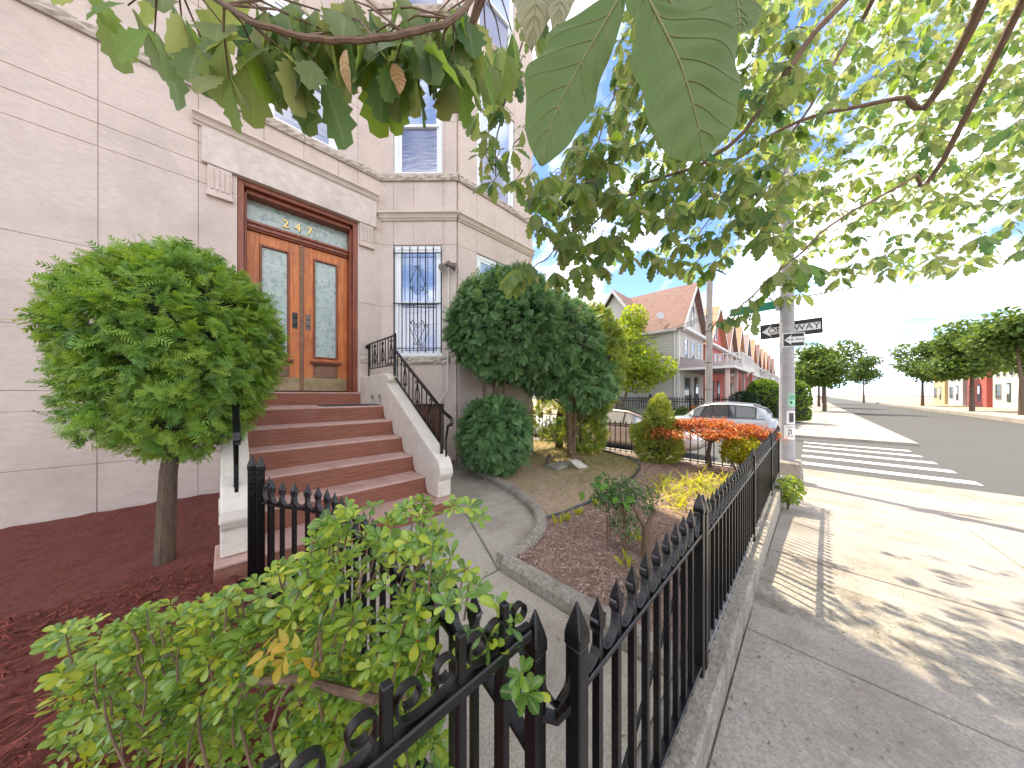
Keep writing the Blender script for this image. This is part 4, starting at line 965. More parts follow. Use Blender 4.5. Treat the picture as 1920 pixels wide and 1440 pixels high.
# stump debris, slab and log chunk under the yews
m = MB(); m.box(3.95,4.42,2.95,3.22,.02,.085); tag(m.build('stone_slab', 'kerb_concrete', bevel=.01), 'flat grey stone slab lying by the yew stems', 'stone')
m = MB(); m.hexa([(4.28,2.74,.03),(4.50,2.66,.03),(4.54,2.80,.03),(4.32,2.88,.03),(4.20,2.86,.16),(4.40,2.80,.15),(4.42,2.90,.17),(4.24,2.97,.17)]); tag(m.build('log_chunk', mat('pale_wood', (.40,.36,.31), (.58,.54,.48), .8, 12, .2), bevel=.012), 'pale sawn log chunk leaning beside the stone slab', 'log')
BRL = ['broken branch piece %s' % q for q in ('touching the pale log chunk','second from the log chunk','third from the log chunk','nearest the reddish yew stems')]
for k in range(4):
    m = MB(); x = 4.45+.1*k; y = 3.05+.05*k; m.tube([(x,y,.05),(x+.16,y-.05+.06*k,.09+.03*k),(x+.34,y-.12+.05*k,.06+.04*(k%2))], [.03,.026,.018], 7)
    tag(m.build('fallen_branch', 'bark_red', smooth=True), BRL[k], 'branch', 'broken branches under the yews')
m = MB(); m.tube([(4.05,3.25,.0),(4.02,3.22,.14),(4.06,3.18,.26)], [.05,.038,.022], 8); m.tube([(4.02,3.22,.12),(4.16,3.14,.22)], [.024,.018], 7); tag(m.build('stump', 'bark', smooth=True), 'small dead forked stump behind the stone slab', 'stump')
# little plant growing from the kerb at the fence end
leafmat('kerb_leaf', [(.16,.24,.04),(.24,.32,.05),(.12,.19,.04)], .5, .4)
kp_ = thing('kerb_shrub', 'small light green shrub growing on the kerb at the fence end', 'shrub', (5.55,.20,-.30))
m = MB()
for k in range(5): m.tube([(5.55,.22,zs(5.55)-.02),(5.55+.05*math.cos(k*1.3),.20+.05*math.sin(k*1.3),.02)], .006, 5)
m.build('stem', 'twig', kp_); cloud_leaves('foliage', (5.55,.19,.0), (.16,.13,.17), 260, .06, 'kerb_leaf', kp_)

# ================================================================== azalea in the foreground
leafmat('azalea', [(.045,.11,.025),(.08,.18,.03),(.12,.24,.035),(.17,.30,.035),(.26,.37,.04),(.42,.46,.045)], .28, .28, .55)
leafmat('azalea_old', [(.42,.30,.03),(.50,.34,.04),(.34,.33,.04)], .45, .35)
mat('bud', (.42,.09,.02), (.30,.05,.02), .6, 30)
azr = V3((.12,1.0,.02)); az = thing('azalea', 'leafy green azalea with rosettes spilling over the iron fence', 'bush', azr)
def in_poly(x, y, pl):
    c = False; j = len(pl)-1
    for i in range(len(pl)):
        (xi,yi),(xj,yj) = pl[i], pl[j]
        if (yi > y) != (yj > y) and x < (xj-xi)*(y-yi)/(yj-yi)+xi: c = not c
        j = i
    return c
AZ = [(300,1130),(430,1115),(520,1060),(585,1030),(600,965),(640,945),(700,945),(790,935),(880,940),(905,975),(830,1010),(850,1040),(905,1085),(870,1130),(930,1150),(985,1200),(1005,1300),(900,1290),(850,1230),(790,1250),(830,1330),(850,1440),(800,1520),(100,1520),(100,1180)]
ros = []; tries = 0
def az_depth(px, py):                    # front of the bush: nearest along its crest, falling back towards the foot
    base = .70 if px > 560 else .80
    if py > 1250: base += (py-1250)/250*.16
    return base
grid = {}
while len(ros) < 900 and tries < 90000:
    tries += 1; px, py = random.uniform(100,1010), random.uniform(930,1520)
    if not in_poly(px, py, AZ): continue
    over = px > 830 and py > 1120
    d = random.uniform(.56,.64) if over else az_depth(px, py)+abs(random.gauss(0,.14))
    if over and random.random() < .80: continue
    if px > 640 and py < 1200 and random.random() < .62: continue
    p = pix(px, py, d)
    if p.z < .06 or (p.y < .46 and p.x < .46 and not over): continue
    key = tuple(int(c/.026) for c in p)
    if key in grid: continue
    grid[key] = 1; ros.append(p)
for p in ((612,985,.74),(650,950,.76),(790,942,.80),(880,950,.82),(900,970,.84),(940,1140,.60),(955,1170,.585),(930,1215,.585),(975,1265,.56),(985,1300,.555),(880,1210,.60),(845,1045,.72),(880,1090,.70),(905,1115,.68),(690,1000,.74),(735,985,.78),(700,950,.80)): ros.append(pix(*p))
Ls, Rs, As, Us, Rn = [], [], [], [], []
camv = V3((0,0,CAMZ))
for q in ros:
    up = (V3((random.gauss(0,.4),random.gauss(0,.4),1))+(camv-q).normalized()*.3).normalized()
    n = random.randint(7,10); a0 = random.random()*6.28; x = up.orthogonal().normalized(); y = up.cross(x); s = random.uniform(.026,.041); tone = random.random()
    for i in range(n):
        a = a0+i*2.4; e = random.uniform(-.1,.6) if i < n-3 else random.uniform(.8,1.8)
        ax = (x*math.cos(a)+y*math.sin(a))+up*e
        Ls.append(q+ax.normalized()*.003-up*random.uniform(0,.008)); As.append(ax); Us.append(up); Rs.append(s*random.uniform(.75,1.2)*(1 if i < n-3 else .65))
        Rn.append(.97 if i >= n-2 else min(.999,max(0,tone*.55+random.random()*.25+(.2 if i >= n-3 else 0))))
Ls = np.array([tuple(v) for v in Ls]); As = np.array([tuple(v) for v in As]); Us = np.array([tuple(v) for v in Us]); Rs = np.array(Rs); Rn = np.array(Rn)
LF = leaf_obov(); Mx = frames(As, Us, Rs, .15); LRIB = np.array([0,1,0]*6, float)
dist = np.linalg.norm(Ls-np.array((0,0,CAMZ)), axis=1); key = Rs/dist; order = np.argsort(-key); big, rest = order[:300], order[300:]
lfm = np_mesh('leaf', np.array(LF[0]), np.array(LF[1]), rib=LRIB); lfm.materials.append(MAT['azalea'])
for p_ in lfm.polygons: p_.use_smooth = True
for i in big:
    o = bpy.data.objects.new('leaf', lfm); COL.objects.link(o); o.parent = az
    o.matrix_local = Matrix.Translation(V3(Ls[i])-azr) @ Matrix([list(r) for r in Mx[i]]).to_4x4()
v, f, r = scatter(LF[0], LF[1], Mx[rest], Ls[rest], Rn[rest]); me = np_mesh('foliage', v-np.array(azr), f, r, rib=np.tile(LRIB,len(rest))); o = link('foliage', me, 'azalea', az); tag(o, kind='stuff')
me.polygons.foreach_set('use_smooth', np.ones(len(me.polygons),bool))
m = MB()
for q in ros:
    if random.random() < .25:
        e = q+V3((random.gauss(0,.02),random.gauss(0,.02),-random.uniform(.05,.10))).lerp((azr-q)*.15,.4); m.tube([e,e.lerp(q,.5)+V3((random.gauss(0,.004),random.gauss(0,.004),0)),q], [.0028,.0024,.0018], 5)
for k in range(8):
    q = random.choice(ros); a = azr.lerp(q,.45)+V3((random.gauss(0,.06),random.gauss(0,.06),-.04)); b_ = azr.lerp(q,.78)+V3((random.gauss(0,.03),random.gauss(0,.03),-.02)); m.tube(smoothline([tuple(azr),tuple(a),tuple(b_),tuple(q)],3), list(np.linspace(.006,.002,10)), 6)
m.tube([pix(300,1290,1.0),pix(420,1282,.9),pix(560,1272,.78),pix(640,1295,.74),pix(705,1312,.70)], [.010,.010,.010,.011,.011], 8)
m.tube([pix(800,950,.80),pix(790,1010,.80),pix(765,1180,.78),pix(755,1240,.82)], [.003,.004,.005,.006], 6)
o = m.build('stem', 'twig', az, smooth=True); tag(o, kind='stuff')
p = np.array([tuple(q) for q in random.sample(ros, 90)]); n = len(p)*4; ax = sph(n)
v, f, r = scatter(LANCE[0], LANCE[1], frames(ax, sph(n), RNG.uniform(.007,.014,n)), np.repeat(p,4,axis=0)); tag(fol('flower_bud', v, f, r, 'bud', az), kind='stuff')
for k in range(24):
    fm = frames(sph(1), np.array([(-.5,-.5,1.)]), np.array([random.uniform(.030,.042)]), .3)[0]
    if k == 0: yme = np_mesh('yellowed_leaf', np.array(LF[0]), np.array(LF[1]), rib=LRIB); yme.materials.append(MAT['azalea_old'])
    inst('yellowed_leaf', yme, az, pix(random.gauss(530,28), random.gauss(1222,25), random.uniform(.70,.78)), Matrix([list(q) for q in fm]))
# ================================================================== the street oak hanging over the camera
def leaf_oak(nl=4, w=.29, fold=.16, curl=.16, teeth=.30):
    """obovate leaf with shallow pointed lobes; rows of (left rim, left mid, midrib, right mid, right rim)"""
    rows = []; v, f = [], []; n = nl*2+2
    for i in range(n+1):
        t = i/n; env = w*(math.sin(math.pi*t**1.35)**.8) if 0 < t < 1 else .0
        k = 1 if i % 2 == 1 else 1-teeth
        ww = max(.012, env*k); x = t+(.045 if i % 2 == 1 and i < n else 0); z = -curl*t*t
        v += [(x,-ww,z+fold*ww),(t,-ww*.5,z+fold*ww*.6),(t,0,z),(t,ww*.5,z+fold*ww*.6),(x,ww,z+fold*ww)]
    for i in range(n):
        for k in range(4): a = i*5+k; f.append((a,a+1,a+6,a+5))
    return v, f
OAK = leaf_oak()
leafmat('oak', [(.125,.19,.055),(.19,.24,.075),(.085,.165,.055),(.23,.255,.095),(.045,.11,.05),(.16,.26,.045)], .5, .52, .35)
leafmat('oak_giant', [(.085,.15,.042),(.10,.16,.042)], .45, .40, .4)
leafmat('oak_pale', [(.25,.25,.15),(.29,.28,.17)], .55, .35, .3)
leafmat('oak_vein', [(.26,.26,.12),(.28,.27,.13)], .5, .3)
leafmat('oak_dead', [(.40,.25,.12),(.46,.32,.17)], .7, .3)
oak = thing('oak_tree', 'street oak whose leafy branches hang over the garden and the top of the view', 'tree', (.7,-1.9,-.15))
tb = V3((.7,-1.9,-.15))
m = MB(); m.tube([tb, tb+V3((.0,.02,.6)), tb+V3((.05,.0,1.8)), tb+V3((.1,.05,3.2)), tb+V3((.1,.1,4.6)), tb+V3((0,.1,6.5))], [.26,.19,.16,.145,.11,.05], 12); m.build('trunk', 'bark', oak, smooth=True)
brs = []          # (polyline of (px,py,d), r0, r1)
L1 = [(905,-30,.92),(850,35,.82),(760,62,.76),(700,72,.74),(640,75,.72),(560,68,.71),(470,40,.70),(420,8,.71),(330,-40,.75)]
R1 = [(1640,-60,1.9),(1500,95,2.0),(1440,190,2.1),(1380,262,2.2),(1300,315,2.35),(1210,345,2.5),(1130,405,2.6),(1050,470,2.7)]
R2 = [(1700,180,2.4),(1500,226,2.5),(1400,285,2.6),(1330,345,2.8),(1260,410,2.9)]
R3 = [(1720,330,2.3),(1560,420,2.3),(1490,485,2.3),(1420,545,2.35),(1370,590,2.4),(1345,610,2.45)]
R4 = [(1600,60,3.0),(1490,245,3.0),(1420,340,3.1),(1340,400,3.2),(1290,470,3.3)]
R5 = [(1010,-30,1.5),(985,60,1.5),(960,150,1.5),(935,230,1.5),(930,330,1.5)]
R6 = [(1250,-20,3.4),(1160,160,3.4),(1110,300,3.3),(1070,400,3.2),(1040,480,3.2)]
R7 = [(1150,300,2.3),(1100,400,2.2),(1040,470,2.1),(1000,500,2.0),(970,515,2.0)]
top = tb+V3((.1,.1,4.2))
for (pl, r0, r1, nm) in ((L1,.0085,.006,0),(R1,.022,.005,0),(R2,.016,.004,0),(R3,.010,.003,0),(R4,.014,.004,0),(R5,.006,.003,0),(R6,.012,.003,0),(R7,.007,.003,1)):
    pts = [pix(*q) for q in pl]; w = smoothline([tuple(p) for p in pts], 4)
    if not nm:
        s = pts[0]; st = smoothline([tuple(top), tuple(top.lerp(s,.55)+V3((0,0,.7))), tuple(s+(s-pts[1])*.3), tuple(s)], 4)[:-1]
        w = st+w
    n = len(w); k0 = n-len(smoothline([tuple(p) for p in pts],4))
    rad = [r0*(1.0+2.2*max(0,(k0-i)/max(1,k0))) if i < k0 else r0+(r1-r0)*(i-k0)/max(1,n-1-k0) for i in range(n)]
    m = MB(); jt = .0012 if pl is L1 else .005; m.tube([p+V3((random.gauss(0,jt),random.gauss(0,jt),random.gauss(0,jt))) for p in w], rad, 7); m.build('branch', 'twig', oak, smooth=True)
Lc, La, Lu, Lsz = [], [], [], []
twigs = MB()
def cluster(c, n, size, spread=1.0, hang=.9, root=None):
    """a twig tip with n leaves splaying and hanging from it"""
    a0 = random.random()*6.28
    for i in range(n):
        a = a0+i*2.4+random.gauss(0,.3); out = V3((math.cos(a),math.sin(a),0))*spread*random.uniform(.4,1.1)
        ax = out+V3((0,0,-hang*random.uniform(.5,1.4)))
        Lc.append(c+out*.012); La.append(ax); Lu.append(out.cross(V3((0,0,1)))*random.gauss(0,.4)+V3((0,0,.9))+out*.5); Lsz.append(size*random.uniform(.65,1.2))
    if root is not None: twigs.tube([root, root.lerp(c,.5)+V3((random.gauss(0,.01),random.gauss(0,.01),.015)), c], [.003,.0026,.002], 5)
# left branch: clusters placed under and above it
left = [(430,150,.78),(425,55,.8),(455,30,.82),(500,20,.84),(520,95,.80),(560,85,.84),(548,110,.82),(600,20,.86),(615,60,.86),(650,30,.86),(655,105,.82),(690,20,.88),(700,95,.86),(715,110,.85),(730,60,.9),(745,30,.9),(765,100,.88),(780,95,.86),(800,60,.92),(815,30,.92),(830,105,.90),(840,20,.95),(860,85,.93),(885,40,.97),(890,100,.98),(905,70,1.0),(660,0,.86),(560,0,.86),(480,0,.85),(760,0,.9),(880,0,.98),(930,30,1.05),(920,120,1.1),(940,90,1.15),(960,60,1.2),(385,90,.85),(340,30,.86),(470,80,.82),(590,120,.80),(625,110,.83),(680,120,.80),(705,60,.86),(740,120,.84),(790,125,.86),(815,110,.88),(850,120,.9),(870,40,.95),(570,40,.85),(530,40,.85),(435,110,.80),(640,60,.86),(770,70,.88),(290,60,.9),(310,-10,.9),(240,10,.95),(180,-10,.95)]
Lw = [pix(*q) for q in L1]
for (px, py, d) in left:
    if random.random() < (.15 if py < 70 else .36) and px > 420: continue
    c = pix(px, py, d+.02); root = min(Lw, key=lambda q: (q-c).length); cluster(c, random.randint(3,4), .175, .8, 1.15, root)
for (px, py, d) in ((915,250,1.45),(905,290,1.45),(930,300,1.5),(940,200,1.45),(900,210,1.5),(925,340,1.5),(960,280,1.5),(965,340,1.55),(945,150,1.45),(980,240,1.5),(990,330,1.6),(970,130,1.4),(1000,60,1.4),(1020,20,1.4),(985,0,1.4),(925,170,1.45)):
    cluster(pix(px,py,d), random.randint(5,7), .10, 1.0, .6, pix(px+15,py-22,d+.02))
# right canopy
low = [(990,495,2.0),(975,505,1.95),(960,515,1.9),(1020,430,2.3),(1005,400,2.3),(1040,510,2.2),(1085,500,2.3),(1100,520,2.3),(1060,460,2.3),(1040,380,2.4),(1000,355,2.3),(1130,500,2.5),(1120,450,2.5),(1085,420,2.5),(1165,460,2.6),(1180,480,2.6),(1215,470,2.7),(1230,490,2.7),(1270,490,2.8),(1300,500,2.8),(1330,505,2.8),(1340,490,2.8),
       (1345,600,2.4),(1365,595,2.4),(1385,590,2.35),(1400,560,2.35),(1415,580,2.3),(1430,555,2.3),(1410,605,2.35),(1440,540,2.3),(1465,555,2.25),(1395,575,2.3),(1460,510,2.3),(1490,520,2.3),(1500,550,2.3),(1525,500,2.3)]
for (px, py, d) in low: cluster(pix(px,py,d), random.randint(5,8) if py < 530 else random.randint(3,5), .155 if py < 530 else .115, .9, .85, pix(px+12,py-18,d))
CAN = [(1000,340),(1060,290),(1120,200),(1200,-40),(1960,-40),(1960,470),(1700,520),(1540,520),(1480,500),(1440,440),(1400,460),(1340,500),(1260,490),(1200,470),(1150,500),(1080,500),(1020,440)]
cnt = 0
while cnt < 1600:
    px, py = random.uniform(980,1960), random.uniform(-60,520)
    if not in_poly(px, py, CAN): continue
    if random.random() < .35 and py > 380: continue
    d = random.choice((random.uniform(1.9,2.8), random.uniform(2.6,4.2), random.uniform(3.2,5.2)))
    if px > 1500: d += random.uniform(0,2)
    cluster(pix(px,py,d), random.randint(4,7), .125, 1.0, .7, pix(px+random.gauss(14,6),py-random.uniform(5,22),d+random.gauss(0,.03))); cnt += 1
CAN2 = [(1000,330),(1080,290),(1150,240),(1300,300),(1420,280),(1500,330),(1500,470),(1400,440),(1330,490),(1250,480),(1190,470),(1130,500),(1060,490),(1000,430)]
cnt = 0
while cnt < 70:
    px, py = random.uniform(990,1500), random.uniform(230,500)
    if not in_poly(px, py, CAN2): continue
    d = random.uniform(1.9,2.9); cluster(pix(px,py,d), random.randint(5,8), .145, .95, .8, pix(px+random.gauss(14,6),py-random.uniform(8,24),d)); cnt += 1
tag(twigs.build('twig', 'twig', oak), kind='stuff')
Lc = np.array([tuple(v) for v in Lc]); La = np.array([tuple(v) for v in La]); Lu = np.array([tuple(v) for v in Lu]); Lsz = np.array(Lsz)
Mx = frames(La, Lu, Lsz, .25); dist = np.linalg.norm(Lc-np.array((0,0,CAMZ)), axis=1); order = np.argsort(-(Lsz/dist)); big, rest = order[:290], order[290:]
ORIB = np.array([0,0,1,0,0]*11, float); ome = np_mesh('leaf', np.array(OAK[0]), np.array(OAK[1]), rib=ORIB); ome.materials.append(MAT['oak'])
for p_ in ome.polygons: p_.use_smooth = True
torg = V3(oak.location)
for i in big:
    o = bpy.data.objects.new('leaf', ome); COL.objects.link(o); o.parent = oak
    o.matrix_local = Matrix.Translation(V3(Lc[i])-torg) @ Matrix([list(r) for r in Mx[i]]).to_4x4()
v, f, r = scatter(OAK[0], OAK[1], Mx[rest], Lc[rest]); me = np_mesh('crown', v-np.array(torg), f, r, rib=np.tile(ORIB,len(rest))); o = link('crown', me, 'oak', oak); tag(o, kind='stuff')
me.polygons.foreach_set('use_smooth', np.ones(len(me.polygons),bool))
# two dead leaves and the close leaves hanging right in front of the lens
def big_leaf(mid, wl, wr, side, mt, veins=True, bend=.10, name='leaf', seed=0, wave=.05):
    """mid: midrib as photo points (px,py,d); wl, wr: blade widths in metres left and right of it; side: blade direction"""
    w = smoothline([tuple(pix(*q)) for q in mid], 8); n = len(w); m = MB(); side = V3(side).normalized(); K = 8
    axis = (w[-1]-w[0]).normalized(); nrm = axis.cross(side).normalized(); L_ = (w[-1]-w[0]).length
    if nrm.dot(camv-w[0]) < 0: nrm = -nrm
    WL = [p[0] for p in smoothline([(x,0) for x in wl], 8)]; WR = [p[0] for p in smoothline([(x,0) for x in wr], 8)]
    tt = np.linspace(0,1,n); WL = np.interp(tt, np.linspace(0,1,len(WL)), WL); WR = np.interp(tt, np.linspace(0,1,len(WR)), WR)
    def S(t, q):                              # blade surface: t along the rib, q from -1 (left) to 1 (right)
        x = min(max(t,0),1)*(n-1); i = min(int(x), n-2); f = x-i; p = w[i].lerp(w[i+1], f)
        ww = (WL if q < 0 else WR); a = (ww[i]*(1-f)+ww[i+1]*f); rip = 1+wave*math.sin(t*23+seed)*abs(q)**3
        return p+side*(a*q*rip)+nrm*(-bend*a*abs(q)**1.5-.10*a*math.sin(t*9+2.2*q+seed)*abs(q)+.012*math.sin(t*3+seed))+nrm*(.0016*math.sin(t*44-abs(q)*5)*(abs(q)*(1-abs(q))*4))
    N = n*2
    for i in range(N):
        for k in range(-K,K+1): m.v.append(S(i/(N-1), k/K))
    R_ = 2*K+1
    for i in range(N-1):
        for k in range(2*K): a = i*R_+k; m.f.append([a,a+1,a+R_+1,a+R_])
    o = m.build(name, mt, oak, smooth='all')
    if veins:
        off = nrm*.0004; t = MB(); t.tube([S(i/24,0)+off for i in range(25)], [.0012*(1-.75*i/24) for i in range(25)], 6); t.build('midrib', 'oak_vein', o, smooth='all')
        for s_ in (1,-1):
            for j in range(6):
                t0 = .12+.125*j; pts = [S(t0+.17*x+.03*x*x, s_*x*.94)+off for x in [k/10 for k in range(11)]]
                t = MB(); t.tube(pts, [.00055*(1-.7*k/10) for k in range(11)], 5); t.build('vein', 'oak_vein', o, smooth='all')
    return o
rt = V3((SA,-CA,0)); u = .000547
big_leaf([(1203,18,.300),(1232,80,.300),(1265,140,.298),(1292,195,.296),(1318,255,.294),(1326,288,.294)], [.004,.020,.036,.040,.043,.046,.042,.022,.002], [.004,.022,.058,.072,.066,.058,.044,.024,.002], rt+V3((0,0,.42)), 'oak_giant', seed=1)
big_leaf([(1162,8,.33),(1122,70,.33),(1085,125,.328),(1052,180,.325),(1028,240,.32),(1016,294,.32)], [.004,.030,.050,.046,.050,.042,.030,.018,.002], [.003,.016,.022,.028,.034,.034,.028,.016,.002], rt+V3((0,0,-.5)), 'oak_giant', seed=2)
big_leaf([(1195,-90,.31),(1250,-40,.31),(1310,20,.31),(1345,50,.31)], [.01,.04,.05,.03,.002], [.01,.04,.048,.03,.002], rt+V3((0,.1,.9)), 'oak_giant', seed=3)
big_leaf([(1400,-120,.34),(1400,-40,.34),(1392,30,.34),(1370,75,.34)], [.02,.035,.04,.025,.002], [.02,.035,.04,.025,.002], rt+V3((0,.3,.2)), 'oak_giant', seed=4)
big_leaf([(1062,-90,.36),(1052,-20,.36),(1046,40,.36),(1035,125,.36)], [.02,.026,.018,.008,.001], [.02,.022,.018,.008,.001], rt, 'oak_pale', seed=5)
big_leaf([(1010,-70,.37),(1005,0,.37),(1000,60,.37),(996,105,.37)], [.02,.026,.024,.014,.001], [.02,.026,.024,.014,.001], rt+V3((0,0,.15)), 'oak_pale', seed=6)
big_leaf([(652,100,.80),(650,122,.80),(652,148,.80),(656,172,.80)], [.003,.012,.015,.010,.001], [.003,.010,.012,.008,.001], rt+V3((0,0,.1)), 'oak_dead', False, seed=7)
big_leaf([(742,128,.80),(745,140,.80),(748,152,.80),(746,168,.80)], [.005,.017,.019,.012,.001], [.005,.017,.019,.012,.001], rt, 'oak_dead', False, seed=8)
# ================================================================== beyond the garden: cars
def car_paint(name, c, metal=.35): return mat(name, c, tuple(x*.94 for x in c), .32, 3, metal=metal, coat=.6)
car_paint('silver_paint', (.33,.345,.365)); car_paint('tan_paint', (.30,.235,.20)); car_paint('blue_paint', (.36,.42,.52)); car_paint('dark_paint', (.05,.055,.07)); car_paint('white_paint', (.72,.72,.72), .1)
mat('tyre', (.012,.012,.013), (.02,.02,.02), .85, 20); mat('rim', (.42,.43,.45), None, .3, metal=.8); mat('trim_black', (.012,.012,.013), None, .5)
mat('tail_red', (.42,.02,.02), None, .15, coat=1); mat('head_glass', (.62,.66,.70), None, .12, coat=1)
def make_car(name, label, loc, heading, paint, suv=False, group='cars parked along the side street', hatch=False):
    t = thing(name, label, 'car', loc, group); t.rotation_euler = (0,0,heading)
    if suv:
        L = 2.36; st = [(-2.36,.74,.42,.80),(-2.30,.84,.34,.98),(-2.05,.91,.28,1.03),(-1.3,.93,.25,1.03),(-.2,.93,.25,1.01),(.85,.93,.25,.99),(1.25,.92,.26,.97),(1.75,.90,.28,.92),(2.15,.84,.30,.82),(2.32,.70,.36,.68),(2.37,.55,.42,.60)]
        gh = [(-2.12,.80,1.00,.56,1.24),(-1.95,.85,1.03,.60,1.46),(-1.55,.86,1.03,.62,1.60),(-.7,.865,1.02,.65,1.67),(.05,.865,1.0,.65,1.66),(.45,.865,.99,.62,1.58),(.85,.86,.98,.58,1.34),(1.22,.83,.97,.55,1.05)]
        wx, wr, belt = (-1.36,1.36), .36, 1.02
        side = [(-1.62,-.95),(-.90,-.08),(-.02,.72)]
    else:
        L = 2.32; st = [(-2.32,.66,.42,.74),(-2.26,.80,.34,.90),(-1.95,.88,.26,.95),(-1.3,.90,.22,.95),(-.2,.90,.21,.93),(.75,.90,.21,.92),(1.2,.89,.23,.89),(1.7,.87,.25,.83),(2.1,.80,.28,.72),(2.28,.66,.34,.60),(2.33,.5,.4,.52)]
        gh = [(-1.75,.78,.94,.70,.97),(-1.35,.80,.95,.60,1.18),(-.95,.82,.94,.57,1.36),(-.3,.83,.93,.58,1.43),(.25,.83,.93,.57,1.40),(.65,.82,.92,.54,1.26),(1.15,.78,.91,.52,.96)]
        wx, wr, belt = (-1.40,1.40), .33, .93
        side = [(-1.20,-.62),(-.56,.16),(.23,.72)]
    m = MB(); rings = []
    for (x,w,zl,zt) in st:
        h = zt-zl
        half = [(0,zl),(w*.86,zl),(w*.97,zl+h*.10),(w,zl+h*.38),(w*.985,zl+h*.66),(w*.955,zl+h*.90),(w*.88,zt-.005),(w*.5,zt+.018),(0,zt+.024)]
        ring = half+[(-y,z) for (y,z) in half[-2:0:-1]]; rings.append([V3((x,y,z)) for (y,z) in ring])
    n = len(rings[0])
    for r in rings: m.v += r
    for i in range(len(rings)-1):
        for k in range(n): m.f.append([i*n+k,i*n+(k+1)%n,(i+1)*n+(k+1)%n,(i+1)*n+k])
    m.f.append(list(range(n))); m.f.append([(len(rings)-1)*n+k for k in range(n)])
    me = m.mesh('body', smooth='all'); body = link('body', me, paint, t)
    # cabin: roof skin + glass
    m = MB(); rings = []
    for (x,wb,zb,wt,zt) in gh:
        half = [(wb,zb-.02),(wb*.985+.0,zb+.05),((wb+wt)/2+.012,(zb+zt)/2),(wt+.03,zt-.05),(wt-.02,zt-.012),(wt*.5,zt+.012),(0,zt+.016)]
        rings.append([V3((x,y,z)) for (y,z) in half]+[V3((x,-y,z)) for (y,z) in half[-2::-1]])
    n = len(rings[0])
    for r in rings: m.v += r
    for i in range(len(rings)-1):
        for k in range(n-1): m.f.append([i*n+k,i*n+k+1,(i+1)*n+k+1,(i+1)*n+k])
    m.f.append(list(range(n))); m.f.append([(len(rings)-1)*n+k for k in range(n)])
    cab = link('cabin', m.mesh('cabin', smooth='all'), paint, t)
    def gat(x):
        xs_ = [g_[0] for g_ in gh]; return [float(np.interp(x, xs_, [g_[k] for g_ in gh])) for k in range(1,5)]
    def spt(x, f, s, o=.016):          # point on the cabin's side at height fraction f
        wb,zb,wt,zt = gat(x); z = zb+.045+(zt-.085-zb-.045)*f; hgt = (z-zb)/(zt-zb)
        y = np.interp(z, [zb-.02,zb+.05,(zb+zt)/2,zt-.05], [wb,wb*.985,(wb+wt)/2+.012,wt+.03])
        return V3((x,s*(y+o),z))
    for s in (1,-1):
        for (a,b) in side:
            g = MB(); nx = 5; row = []
            for i in range(nx+1):
                x = a+(b-a)*i/nx; row.append([spt(x,f,s) for f in (0,.35,.7,1.0)])
            for i in range(nx):
                for j in range(3): g.poly([row[i][j],row[i+1][j],row[i+1][j+1],row[i][j+1]])
            w_ = link('side_window', g.mesh('side_window', weld=True, smooth='all'), 'car_glass' if suv else 'car_glass_pale', t)
    def band(x0, x1, nm, z0=.10, z1=.94):
        g = MB(); A, B = gat(x0), gat(x1)
        g.poly([(x0,-A[0]*.86,A[1]+.06),(x0,A[0]*.86,A[1]+.06),(x1,B[2]*.92,B[3]-.02),(x1,-B[2]*.92,B[3]-.02)])
        return g
    # windscreens laid on the cabin's sloping ends
    def screen(i0, i1, nm):
        g = MB(); pts = []
        for gi in range(min(i0,i1), max(i0,i1)+1):
            x,wb,zb,wt,zt = gh[gi]; pts.append((x,wt-.03,zt+.014))
        for p, q in zip(pts[:-1], pts[1:]):
            g.poly([(p[0],-p[1],p[2]+.006),(p[0],p[1],p[2]+.006),(q[0],q[1],q[2]+.006),(q[0],-q[1],q[2]+.006)])
        link(nm, g.mesh(nm, weld=True), 'car_glass', t)
    k = len(gh)-1; screen(k-3, k, 'windscreen'); screen(0, 2, 'rear_window')
    for s in (1,-1):                       # black window surround and roof rail
        sr = MB(); a_, b_ = side[0][0]-.05, side[-1][1]+.06
        xs2 = [a_+(b_-a_)*i/14 for i in range(15)]
        sr.strip([spt(x,-.06,s,.012) for x in xs2], (0,1,0), .012, .03); sr.strip([spt(x,1.05,s,.012) for x in xs2], (0,1,0), .012, .03)
        for x in [q[0]-.03 for q in side]+[side[-1][1]+.04]: sr.strip([spt(x,f,s,.014) for f in (-.05,.3,.65,1.04)], (1,0,0), .05, .012)
        link('window_trim', sr.mesh('window_trim'), 'trim_black', t)
        if suv:
            rl = MB(); rl.tube([V3((x,s*(gat(x)[2]-.06),gat(x)[3]+.045)) for x in (-1.7,-1.5,-.7,.0,.35)], .018, 6); link('roof_rail', rl.mesh('roof_rail'), 'rim', t)
    # wheels: arch, tyre, rim
    def st_at(x): return [float(np.interp(x, [q[0] for q in st], [q[k_] for q in st])) for k_ in (1,2,3)]
